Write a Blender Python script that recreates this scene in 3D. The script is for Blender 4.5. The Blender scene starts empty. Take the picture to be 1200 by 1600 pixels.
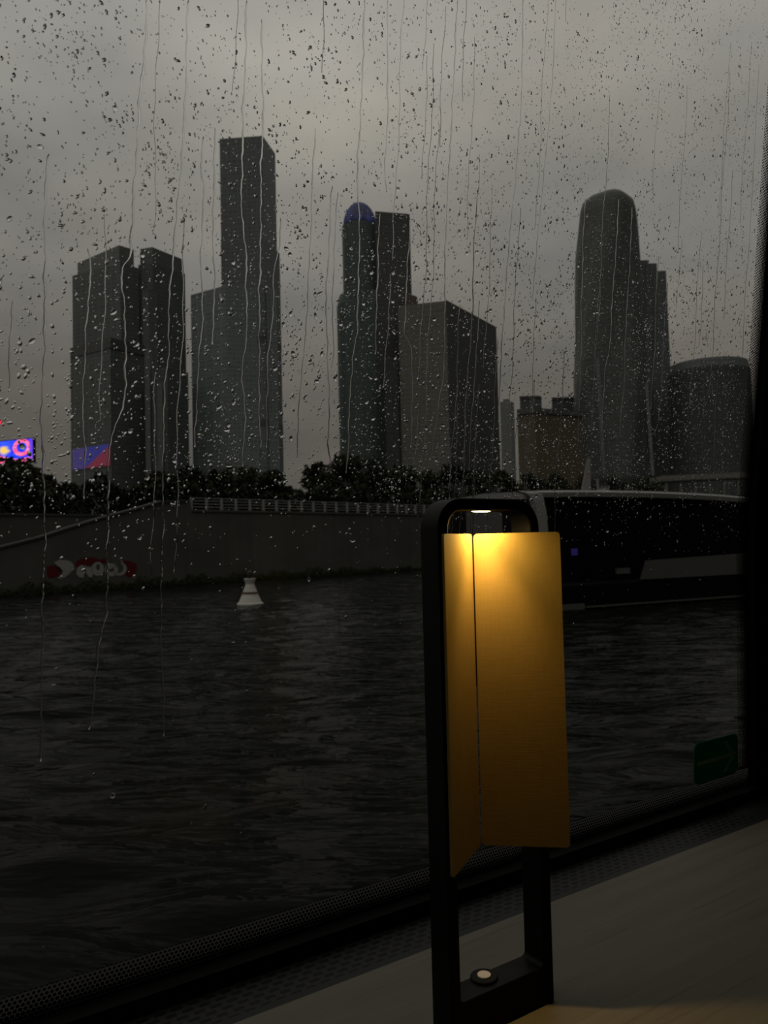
import bpy, bmesh, math, random
import numpy as np
from mathutils import Vector, Matrix

random.seed(7)
rng = np.random.default_rng(7)
S = bpy.context.scene
C = S.collection

# ------------------------------------------------------------------ camera
F = 1200.0
PITCH = math.atan(50 / 1200.0)
ROLL = 0.024
CAM = np.array([0.0, 0.0, 2.5])            # metres above the water
fw = np.array([0, math.cos(PITCH), math.sin(PITCH)])
_r = np.array([1.0, 0, 0])
_u = np.array([0, -math.sin(PITCH), math.cos(PITCH)])
RT = _r * math.cos(ROLL) - _u * math.sin(ROLL)
UP = _u * math.cos(ROLL) + _r * math.sin(ROLL)

def ray(px, py):
    return fw + RT * (px - 600) / F - UP * (py - 800) / F

# boat cabin axes: U along the window, N outwards through the glass
_a = math.atan2(1837, 1200.0)
U = np.array([math.sin(_a), math.cos(_a), 0])
N = np.array([-math.cos(_a), math.sin(_a), 0])

def W(u, n, z):                            # cabin coordinates (z from eye height) -> world
    return CAM + U * u + N * n + np.array([0, 0, z])

def at_y(px, py, Y):                       # point seen at a pixel, at distance Y
    r = ray(px, py)
    return CAM + r * (Y / r[1])

def at_z(px, py, z):                       # point seen at a pixel, at absolute height z
    r = ray(px, py)
    return CAM + r * ((z - CAM[2]) / r[2])

cd = bpy.data.cameras.new('camera')
cam = bpy.data.objects.new('camera', cd)
C.objects.link(cam)
cd.sensor_fit = 'HORIZONTAL'
cd.sensor_width = 36.0
cd.lens = 36.0
cd.clip_start = 0.02
cd.clip_end = 5000
rot = Matrix((Vector(RT), Vector(UP), Vector(-fw))).transposed()
cam.matrix_world = Matrix.Translation(Vector(CAM)) @ rot.to_4x4()
cd.dof.use_dof = True
cd.dof.focus_distance = 0.80
cd.dof.aperture_fstop = 36.0 / 1.9
S.camera = cam

# ------------------------------------------------------------------ helpers
def lin(c):
    c = c / 255.0
    return c / 12.92 if c <= 0.04045 else ((c + 0.055) / 1.055) ** 2.4

def srgb(r, g, b):
    return (lin(r), lin(g), lin(b), 1.0)

def link(name, me, m=None, parent=None, kind=None):
    o = bpy.data.objects.new(name, me)
    C.objects.link(o)
    if m is not None and len(me.materials) == 0:
        me.materials.append(m)
    if parent is not None:
        o.parent = parent
    if kind:
        o['kind'] = kind
    return o

def obj(name, verts, faces, m, parent=None, kind=None, smooth=False):
    """verts are world points; they are stored relative to the parent."""
    off = np.array(parent.location) if parent is not None else np.zeros(3)
    if parent is not None and parent.parent is not None:
        off = off + np.array(parent.parent.location)
    me = bpy.data.meshes.new(name)
    v = np.asarray(verts, float) - off
    me.from_pydata(v.tolist(), [], [list(map(int, f)) for f in faces])
    bm = bmesh.new()
    bm.from_mesh(me)
    bmesh.ops.recalc_face_normals(bm, faces=bm.faces)
    bm.to_mesh(me)
    bm.free()
    if smooth:
        me.shade_smooth()
    return link(name, me, m, parent, kind)

def thing(name, label, cat, loc, group=None):
    o = bpy.data.objects.new(name, None)
    C.objects.link(o)
    o.location = Vector(loc)
    o.empty_display_size = 0.1
    tag(o, label, cat, group)
    return o

def tag(o, label, cat, group=None):
    o['label'] = label
    o['category'] = cat
    if group:
        o['group'] = group
    return o

class MB:
    def __init__(s):
        s.v, s.f = [], []
    def add(s, verts, faces):
        b = len(s.v)
        s.v.extend([tuple(p) for p in verts])
        s.f.extend([[b + i for i in f] for f in faces])
        return s
    def box(s, o, a, b, c):
        """box from corner o spanned by vectors a, b, c"""
        o, a, b, c = map(np.asarray, (o, a, b, c))
        p = [o, o + a, o + a + b, o + b, o + c, o + a + c, o + a + b + c, o + b + c]
        return s.add(p, [(0, 3, 2, 1), (4, 5, 6, 7), (0, 1, 5, 4), (1, 2, 6, 5), (2, 3, 7, 6), (3, 0, 4, 7)])
    def prism(s, base, top):
        n = len(base)
        return s.add(list(base) + list(top),
                     [list(range(n))[::-1], list(range(n, 2 * n))] +
                     [(i, (i + 1) % n, n + (i + 1) % n, n + i) for i in range(n)])
    def rings(s, rings, cap=True):
        n = len(rings[0])
        vs = [p for r in rings for p in r]
        fs = []
        for k in range(len(rings) - 1):
            for i in range(n):
                j = (i + 1) % n
                fs.append((k * n + i, k * n + j, (k + 1) * n + j, (k + 1) * n + i))
        if cap:
            fs.append(list(range(n))[::-1])
            fs.append(list(range((len(rings) - 1) * n, len(rings) * n)))
        return s.add(vs, fs)
    def tube(s, p, q, r, n=8):
        p, q = np.asarray(p, float), np.asarray(q, float)
        d = q - p
        d /= np.linalg.norm(d)
        a = np.cross(d, [0, 0, 1.0])
        if np.linalg.norm(a) < 1e-3:
            a = np.array([1.0, 0, 0])
        a /= np.linalg.norm(a)
        b = np.cross(d, a)
        R = [[c + r * (a * math.cos(t) + b * math.sin(t)) for t in np.linspace(0, 2 * math.pi, n, endpoint=False)] for c in (p, q)]
        return s.rings(R)
    def obj(s, name, m, parent=None, kind=None, smooth=False):
        return obj(name, s.v, s.f, m, parent, kind, smooth)

# ------------------------------------------------------------------ node helpers
class NT:
    def __init__(s, name):
        s.m = bpy.data.materials.new(name)
        s.m.use_nodes = True
        s.t = s.m.node_tree
        s.t.nodes.clear()
        s.out = s.t.nodes.new('ShaderNodeOutputMaterial')
    def n(s, kind, **kw):
        nd = s.t.nodes.new(kind)
        for k, v in kw.items():
            if k in nd.inputs.keys():
                s.set(nd.inputs[k], v)
            else:
                setattr(nd, k, v)
        return nd
    def set(s, sock, v):
        if hasattr(v, 'is_linked') or isinstance(v, bpy.types.NodeSocket):
            s.t.links.new(v, sock)
        else:
            sock.default_value = v
    def math(s, op, a, b=None, c=None):
        nd = s.t.nodes.new('ShaderNodeMath')
        nd.operation = op
        for i, v in enumerate((a, b, c)):
            if v is not None:
                s.set(nd.inputs[i], v)
        return nd.outputs[0]
    def mix(s, f, a, b):
        nd = s.t.nodes.new('ShaderNodeMix')
        nd.data_type = 'RGBA'
        s.set(nd.inputs[0], f)
        s.set(nd.inputs[6], a)
        s.set(nd.inputs[7], b)
        return nd.outputs[2]
    def ramp(s, f, stops):
        nd = s.t.nodes.new('ShaderNodeValToRGB')
        e = nd.color_ramp.elements
        while len(e) < len(stops):
            e.new(0.5)
        for i, (p, c) in enumerate(stops):
            e[i].position = p
            e[i].color = c if len(c) == 4 else (*c, 1)
        s.set(nd.inputs[0], f)
        return nd.outputs[0]
    def maprange(s, v, a, b, c=0.0, d=1.0):
        nd = s.t.nodes.new('ShaderNodeMapRange')
        s.set(nd.inputs[0], v)
        for i, x in enumerate((a, b, c, d)):
            nd.inputs[i + 1].default_value = x
        return nd.outputs[0]
    def pos(s):
        return s.t.nodes.new('ShaderNodeNewGeometry').outputs['Position']
    def tc(s, which='Object'):
        return s.t.nodes.new('ShaderNodeTexCoord').outputs[which]
    def xyz(s, v):
        nd = s.t.nodes.new('ShaderNodeSeparateXYZ')
        s.t.links.new(v, nd.inputs[0])
        return nd.outputs
    def mapping(s, v, scale=(1, 1, 1), rot=(0, 0, 0)):
        nd = s.t.nodes.new('ShaderNodeMapping')
        s.t.links.new(v, nd.inputs[0])
        nd.inputs['Scale'].default_value = scale
        nd.inputs['Rotation'].default_value = rot
        return nd.outputs[0]
    def noise(s, v, scale, detail=3.0, rough=0.5, which=0):
        nd = s.t.nodes.new('ShaderNodeTexNoise')
        s.t.links.new(v, nd.inputs['Vector'])
        nd.inputs['Scale'].default_value = scale
        nd.inputs['Detail'].default_value = detail
        nd.inputs['Roughness'].default_value = rough
        return nd.outputs[which]
    def bsdf(s, **kw):
        nd = s.n('ShaderNodeBsdfPrincipled', **kw)
        s.t.links.new(nd.outputs[0], s.out.inputs[0])
        return nd
    def surf(s, sock):
        s.t.links.new(sock, s.out.inputs[0])
        return s.m
    def bump(s, h, strength, dist=1.0):
        nd = s.n('ShaderNodeBump', Strength=strength, Distance=dist)
        s.t.links.new(h, nd.inputs['Height'])
        return nd.outputs[0]

def plain(name, col, rough=0.6, spec=0.3, var=0.15, scale=8.0, metal=0.0):
    t = NT(name)
    f = t.noise(t.tc(), scale)
    c = np.array(col[:3])
    col_s = t.mix(f, (*(c * (1 - var)), 1), (*(c * (1 + var)), 1))
    t.bsdf(**{'Base Color': col_s, 'Roughness': rough, 'Specular IOR Level': spec, 'Metallic': metal})
    return t.m

def facade(name, col, dark=0.55, floor=4.0, bay=3.6, strength=0.5, rough=0.45, spec=0.25):
    """curtain wall: floors and bays a shade apart, each window a little different"""
    t = NT(name)
    x, y, z = t.xyz(t.pos())
    along = t.math('ADD', t.math('MULTIPLY', x, 0.83), t.math('MULTIPLY', y, 0.61))
    fz = t.math('FRACT', t.math('DIVIDE', z, floor))
    fa = t.math('FRACT', t.math('DIVIDE', along, bay))
    band = t.math('MULTIPLY', t.math('GREATER_THAN', fz, 0.34), t.math('GREATER_THAN', fa, 0.2))
    cell = t.n('ShaderNodeCombineXYZ')
    t.set(cell.inputs[0], t.math('FLOOR', t.math('DIVIDE', along, bay)))
    t.set(cell.inputs[2], t.math('FLOOR', t.math('DIVIDE', z, floor)))
    wn = t.n('ShaderNodeTexWhiteNoise')
    t.t.links.new(cell.outputs[0], wn.inputs[0])
    amount = t.math('MULTIPLY', band, t.math('MULTIPLY_ADD', wn.outputs[0], 0.5, strength * 0.6))
    big = t.noise(t.mapping(t.pos(), (0.02, 0.02, 0.008)), 1.0, 2)
    c = np.array(col[:3])
    base = t.mix(big, (*(c * 0.85), 1), (*(c * 1.15), 1))
    col_s = t.mix(amount, base, (*(c * dark), 1))
    t.bsdf(**{'Base Color': col_s, 'Roughness': rough, 'Specular IOR Level': spec})
    return t.m

# ------------------------------------------------------------------ render look
S.view_settings.view_transform = 'Standard'
S.view_settings.look = 'None'
S.view_settings.gamma = 1
S.view_settings.exposure = 0
S.view_settings.use_curve_mapping = False
cy = S.cycles
cy.max_bounces = 10
cy.transmission_bounces = 8
cy.transparent_max_bounces = 24
cy.diffuse_bounces = 4
cy.glossy_bounces = 3
cy.caustics_refractive = False
cy.caustics_reflective = False
cy.sample_clamp_indirect = 3.0

# ------------------------------------------------------------------ sky
def build_sky():
    w = bpy.data.worlds.new('overcast_sky')
    S.world = w
    w.use_nodes = True
    t = NT.__new__(NT)
    t.t = w.node_tree
    t.t.nodes.clear()
    out = t.t.nodes.new('ShaderNodeOutputWorld')
    d = t.tc('Generated')
    x, y, z = t.xyz(d)
    zc = t.math('MAXIMUM', z, 0.0)
    grad = t.ramp(zc, [
        (0.00, srgb(82, 79, 73)), (0.10, srgb(83, 80, 74)), (0.20, srgb(94, 91, 85)),
        (0.32, srgb(114, 112, 106)), (0.44, srgb(128, 126, 119)), (0.55, srgb(150, 147, 139)),
        (0.80, srgb(158, 155, 147)), (1.0, srgb(160, 157, 149))])
    # cloud decks: stretched towards the horizon
    k = t.math('DIVIDE', 1.0, t.math('ADD', zc, 0.32))
    v = t.n('ShaderNodeCombineXYZ')
    t.set(v.inputs[0], t.math('MULTIPLY', x, k))
    t.set(v.inputs[1], t.math('MULTIPLY', y, k))
    t.set(v.inputs[2], t.math('MULTIPLY', zc, 1.6))
    n1 = t.noise(v.outputs[0], 2.1, 4, 0.5)
    n2 = t.noise(v.outputs[0], 5.5, 3, 0.5)
    f1 = t.maprange(n1, 0.32, 0.68, 0.87, 1.11)
    f2 = t.maprange(n2, 0.3, 0.7, 0.93, 1.07)
    # lighter to the west (-x), darker in the east beyond the view
    fx = t.math('MULTIPLY', t.maprange(x, 0.50, 0.85, 1.0, 0.15), t.maprange(x, -1.0, -0.50, 1.35, 1.0))
    f = t.math('MULTIPLY', t.math('MULTIPLY', f1, f2), fx)
    # single brighter breaks and heavier banks of cloud
    for px, py, sg, am in ((480, 70, 0.16, 0.10), (1060, 400, 0.11, 0.10), (150, 190, 0.13, -0.05), (770, 400, 0.11, -0.10),
                           (920, 30, 0.16, -0.13), (400, 450, 0.10, 0.05), (30, 640, 0.14, -0.08), (1120, 220, 0.10, -0.05), (620, 560, 0.09, -0.05)):
        c = ray(px, py)
        c = c / np.linalg.norm(c)
        dd = t.n('ShaderNodeVectorMath', operation='DISTANCE')
        t.t.links.new(d, dd.inputs[0])
        dd.inputs[1].default_value = tuple(c)
        q = t.math('DIVIDE', dd.outputs['Value'], sg)
        g = t.math('EXPONENT', t.math('MULTIPLY', t.math('MULTIPLY', q, q), -1.0))
        f = t.math('MULTIPLY', f, t.math('MULTIPLY_ADD', g, am, 1.0))
    tint = t.mix(t.maprange(n1, 0.35, 0.65), (0.97, 0.975, 1.035, 1), (1.035, 0.99, 0.985, 1))
    vm = t.n('ShaderNodeMix', data_type='RGBA', blend_type='MULTIPLY')
    vm.inputs[0].default_value = 1.0
    t.set(vm.inputs[6], grad)
    t.set(vm.inputs[7], tint)
    bg = t.n('ShaderNodeBackground')
    t.set(bg.inputs[0], vm.outputs[2])
    t.set(bg.inputs[1], t.math('MULTIPLY', f, SKY))
    t.t.links.new(bg.outputs[0], out.inputs[0])
SKY = 1.27
build_sky()

# ------------------------------------------------------------------ materials
M_black = plain('black_powder_coat', (0.0022, 0.0022, 0.0024), 0.5, 0.12, 0.1, 60)
M_dark_trim = plain('dark_plastic_trim', (0.012, 0.012, 0.012), 0.6, 0.2, 0.1, 30)
M_shell = plain('dark_cabin_lining', (0.02, 0.02, 0.02), 0.8, 0.2, 0.1, 3)
M_white_button = plain('white_button', (0.45, 0.45, 0.47), 0.4, 0.4, 0.05, 60)
M_seal = plain('black_rubber_seal', (0.004, 0.004, 0.004), 0.7, 0.1, 0.05, 30)

def mk_glass():
    t = NT('window_glass')
    tr = t.n('ShaderNodeBsdfTransparent', Color=(0.955, 0.965, 0.955, 1))
    gl = t.n('ShaderNodeBsdfGlossy', Color=(1, 1, 1, 1), Roughness=0.0)
    lw = t.n('ShaderNodeLayerWeight', Blend=0.5)
    fr = t.math('MULTIPLY_ADD', t.math('POWER', lw.outputs['Facing'], 5.0), 0.45, 0.018)
    mx = t.n('ShaderNodeMixShader')
    t.set(mx.inputs[0], fr)
    t.t.links.new(tr.outputs[0], mx.inputs[1])
    t.t.links.new(gl.outputs[0], mx.inputs[2])
    return t.surf(mx.outputs[0])
M_glass = mk_glass()

def mk_water_drop():
    t = NT('rain_water')
    g = t.n('ShaderNodeBsdfGlass', Color=(1, 1, 1, 1), Roughness=0.0, IOR=1.33)
    return t.surf(g.outputs[0])
M_drop = mk_water_drop()

def mk_frit():
    t = NT('ceramic_dot_border')
    uvn = t.tc('UV')
    x, y, _ = t.xyz(uvn)              # x along the edge in metres, y from the edge inwards in metres
    p = 0.0034
    yy = t.math('DIVIDE', y, p * 0.866)
    row = t.math('FLOOR', yy)
    odd = t.math('MULTIPLY', t.math('MODULO', row, 2.0), 0.5)
    fx = t.math('SUBTRACT', t.math('FRACT', t.math('ADD', t.math('DIVIDE', x, p), odd)), 0.5)
    fy = t.math('MULTIPLY', t.math('SUBTRACT', t.math('FRACT', yy), 0.5), 0.866)
    r = t.math('SQRT', t.math('ADD', t.math('MULTIPLY', fx, fx), t.math('MULTIPLY', fy, fy)))
    rad = t.maprange(y, 0.0, 0.024, 0.60, 0.27)
    dot = t.math('LESS_THAN', r, rad)
    b = t.n('ShaderNodeBsdfDiffuse', Color=(0.006, 0.006, 0.006, 1))
    tr = t.n('ShaderNodeBsdfTransparent')
    mx = t.n('ShaderNodeMixShader')
    t.set(mx.inputs[0], dot)
    t.t.links.new(tr.outputs[0], mx.inputs[1])
    t.t.links.new(b.outputs[0], mx.inputs[2])
    return t.surf(mx.outputs[0])
M_frit = mk_frit()

def mk_vent():
    t = NT('perforated_sill')
    x, y, _ = t.xyz(t.tc('UV'))       # u, n in metres
    pu, pn = 0.0125, 0.0066
    yy = t.math('DIVIDE', y, pn)
    odd = t.math('MULTIPLY', t.math('MODULO', t.math('FLOOR', yy), 2.0), 0.5)
    fx = t.math('ABSOLUTE', t.math('SUBTRACT', t.math('FRACT', t.math('ADD', t.math('DIVIDE', x, pu), odd)), 0.5))
    fy = t.math('ABSOLUTE', t.math('SUBTRACT', t.math('FRACT', yy), 0.5))
    hole = t.math('MULTIPLY', t.math('LESS_THAN', fx, 0.33), t.math('LESS_THAN', fy, 0.30))
    inb = t.math('MULTIPLY', t.math('GREATER_THAN', y, 0.5376), t.math('LESS_THAN', y, 0.5838))
    inb = t.math('MULTIPLY', inb, t.math('LESS_THAN', x, 0.872))
    hole = t.math('MULTIPLY', hole, inb)
    col = t.mix(hole, (0.028, 0.030, 0.029, 1), (0.002, 0.002, 0.002, 1))
    t.bsdf(**{'Base Color': col, 'Roughness': 0.55, 'Specular IOR Level': 0.2})
    return t.m
M_vent = mk_vent()

def mk_table():
    t = NT('pale_wood_laminate')
    v = t.tc('UV')
    g1 = t.noise(t.mapping(v, (2.0, 26.0, 1)), 1.6, 5, 0.62)
    g2 = t.noise(t.mapping(v, (1.2, 60.0, 1)), 3.0, 3, 0.6)
    lines = t.maprange(g2, 0.62, 0.66, 0.0, 0.70)
    c = t.mix(t.maprange(g1, 0.3, 0.7), (0.150, 0.135, 0.099, 1), (0.200, 0.185, 0.140, 1))
    c = t.mix(lines, c, (0.13, 0.105, 0.075, 1))
    t.bsdf(**{'Base Color': c, 'Roughness': 0.55, 'Specular IOR Level': 0.25})
    return t.m
M_table = mk_table()

def mk_shade():
    t = NT('golden_veneer')
    v = t.tc('UV')
    g = t.noise(t.mapping(v, (900.0, 60.0, 1)), 1.0, 3, 0.6)
    g2 = t.noise(t.mapping(v, (60.0, 800.0, 1)), 1.0, 3, 0.6)
    g3 = t.noise(t.mapping(v, (40.0, 14.0, 1)), 1.0, 2)
    f = t.math('ADD', t.math('MULTIPLY', g, 0.4), t.math('ADD', t.math('MULTIPLY', g2, 0.3), t.math('MULTIPLY', g3, 0.3)))
    c = t.mix(t.maprange(f, 0.35, 0.65), (0.31, 0.212, 0.062, 1), (0.38, 0.266, 0.082, 1))
    t.bsdf(**{'Base Color': c, 'Roughness': 0.6, 'Specular IOR Level': 0.2,
              'Normal': t.bump(f, 0.25, 0.0005)})
    return t.m
M_shade = mk_shade()

def mk_emit(name, col, strength):
    t = NT(name)
    e = t.n('ShaderNodeEmission', Color=(*col, 1), Strength=strength)
    return t.surf(e.outputs[0])

# ================================================================== CABIN
def gn(z):
    """distance of the inner glass face from the eye, curving in towards the roof"""
    zs = [-0.36, -0.33, -0.25, -0.15, 0.0, 0.03, 0.11, 0.195, 0.316, 0.412, 0.7, 1.0]
    ns = [0.597, 0.596, 0.592, 0.588, 0.5828, 0.5805, 0.5695, 0.5575, 0.5435, 0.5325, 0.497, 0.455]
    return float(np.interp(z, zs, ns))
def gnv(z):                                    # smoothed
    return sum(gn(z + d) for d in (-0.05, -0.025, 0, 0.025, 0.05)) / 5
GT = 0.006                                     # glass thickness
ZB, ZT = -0.336, 0.92
UL, UR = -1.6, 0.9434

def build_cabin():
    zs = np.linspace(ZB, ZT, 90)
    # glass pane with two faces
    m = MB()
    prof = [(gnv(z), z) for z in zs] + [(gnv(z) + GT, z) for z in zs[::-1]]
    m.prism([W(UL, n, z) for n, z in prof], [W(UR + 0.02, n, z) for n, z in prof])
    win = m.obj('window_1', M_glass, None, 'structure', smooth=False)
    win['label'] = 'wide rain-covered cabin window beside the table lamp'
    win['category'] = 'window'
    # printed dot border along the lower and the right edge (inside face)
    def strip(name, pts, uvs):
        me = bpy.data.meshes.new(name)
        k = len(pts)
        me.from_pydata([tuple(p) for row in pts for p in row], [], [(2 * i, 2 * i + 1, 2 * i + 3, 2 * i + 2) for i in range(k - 1)])
        uv = me.uv_layers.new(name='UVMap')
        flat = [c for row in uvs for c in row]
        for l in me.loops:
            uv.data[l.index].uv = flat[l.vertex_index]
        return link(name, me, M_frit, win)
    zl, zh = -0.327, -0.302
    e = 0.0006
    us = np.linspace(UL, UR, 40)
    strip('dot_border', [(W(u, gnv(zl) - e, zl), W(u, gnv(zh) - e, zh)) for u in us],
          [((u, 0.0), (u, zh - zl)) for u in us])
    zz = np.linspace(zh, ZT, 50)
    strip('dot_border', [(W(UR + 0.001, gnv(z) - e, z), W(UR - 0.022, gnv(z) - e, z)) for z in zz],
          [((z, 0.0), (z, 0.023)) for z in zz])
    # seal below the glass
    m = MB()
    m.box(W(UL, 0.578, -0.336), U * (UR - UL + 0.3), N * 0.03, (0, 0, 0.012))
    m.obj('trim_1', M_seal, None, 'structure')
    # black window pillar following the glass curve
    m = MB()
    zs2 = np.linspace(-0.336, ZT, 30)
    prof = [(gnv(z) - 0.012, z) for z in zs2] + [(gnv(z) - 0.0012, z) for z in zs2[::-1]]
    m.prism([W(UR, n, z) for n, z in prof], [W(UR + 0.5, n, z) for n, z in prof])
    # rounded lower corner of the opening
    r = 0.022
    cu, cz = UR - r, -0.327 + r
    arc = [(cu + r * math.cos(a), cz + r * math.sin(a)) for a in np.linspace(0, -math.pi / 2, 8)]
    poly = arc + [(UR + 0.002, -0.329)]
    m.prism([W(u, gnv(z) - 0.004, z) for u, z in poly], [W(u, gnv(z) - 0.001, z) for u, z in poly])
    o = m.obj('trim_2', M_seal, None, 'structure')
    # perforated sill between table and glass
    me = bpy.data.meshes.new('trim_3')
    u0, u1, n0, n1 = UL, UR + 0.5, 0.522, 0.60
    z0 = -0.3365
    P = [W(u0, n0, z0), W(u1, n0, z0), W(u1, n1, z0), W(u0, n1, z0)]
    Q = [p - np.array([0, 0, 0.02]) for p in P]
    me.from_pydata([tuple(p) for p in P + Q], [], [(0, 1, 2, 3), (7, 6, 5, 4), (0, 4, 5, 1), (1, 5, 6, 2), (2, 6, 7, 3), (3, 7, 4, 0)])
    uv = me.uv_layers.new(name='UVMap')
    co = [(u0, n0), (u1, n0), (u1, n1), (u0, n1)] * 2
    for l in me.loops:
        uv.data[l.index].uv = co[l.vertex_index]
    link('trim_3', me, M_vent, None, 'structure')
    # shell of the cabin
    zf, zc = -1.08, ZT
    nb = -1.7
    def slab(name, o, a, b, c):
        MB().box(o, a, b, c).obj(name, M_shell, None, 'structure')
    LU = UR + 0.5 - UL
    slab('floor', W(UL, nb, zf - 0.05), U * LU, N * (0.66 - nb), (0, 0, 0.05))
    slab('ceiling', W(UL, nb, zc), U * LU, N * (0.56 - nb), (0, 0, 0.05))
    slab('wall_back', W(UL, nb - 0.05, zf), U * LU, N * 0.05, (0, 0, zc - zf))
    slab('wall_left', W(UL - 0.05, nb, zf), U * 0.05, N * (0.66 - nb), (0, 0, zc - zf))
    slab('wall_right', W(UR + 0.5, nb, zf), U * 0.05, N * (0.66 - nb), (0, 0, zc - zf))
    slab('wall_window', W(UL, 0.60, zf), U * LU, N * 0.06, (0, 0, -0.3365 - zf))
build_cabin()

def build_table():
    zt = -0.33
    t = thing('table', 'pale wood table top running along the dark window sill', 'table', W(0.35, 0.3, -1.08))
    u0, u1, n0, n1, h = -0.5, 1.35, -0.12, 0.5215, 0.026
    me = bpy.data.meshes.new('tabletop')
    bm = bmesh.new()
    off = np.array(t.location)
    P = [W(u0, n0, zt), W(u1, n0, zt), W(u1, n1, zt), W(u0, n1, zt)]
    vs = [bm.verts.new(p - off) for p in P] + [bm.verts.new(p - off - np.array([0, 0, h])) for p in P]
    for f in [(0, 1, 2, 3), (7, 6, 5, 4), (0, 4, 5, 1), (1, 5, 6, 2), (2, 6, 7, 3), (3, 7, 4, 0)]:
        bm.faces.new([vs[i] for i in f])
    bmesh.ops.bevel(bm, geom=bm.edges[:], offset=0.0015, segments=2, affect='EDGES')
    bmesh.ops.recalc_face_normals(bm, faces=bm.faces)
    bm.to_mesh(me)
    bm.free()
    uv = me.uv_layers.new(name='UVMap')
    for l in me.loops:
        p = np.array(me.vertices[l.vertex_index].co) + off - CAM
        uv.data[l.index].uv = (float(p @ U), float(p @ N))
    link('tabletop', me, M_table, t)
    MB().box(W(0.3, 0.1, -1.08), U * 0.1, N * 0.1, (0, 0, 1.08 + zt - h)).obj('pedestal', M_dark_trim, t)
    return t
build_table()

# ------------------------------------------------------------------ lamp
def rrect(u0, u1, z0, z1, r, seg=8):
    """rounded rectangle outline, r = (bl, br, tr, tl)"""
    pts = []
    for (cu, cz, a0, rr) in ((u0 + r[0], z0 + r[0], math.pi, r[0]), (u1 - r[1], z0 + r[1], 1.5 * math.pi, r[1]),
                             (u1 - r[2], z1 - r[2], 0, r[2]), (u0 + r[3], z1 - r[3], 0.5 * math.pi, r[3])):
        for k in range(seg + 1):
            a = a0 + 0.5 * math.pi * k / seg
            pts.append((cu + rr * math.cos(a), cz + rr * math.sin(a)))
    return pts

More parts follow.
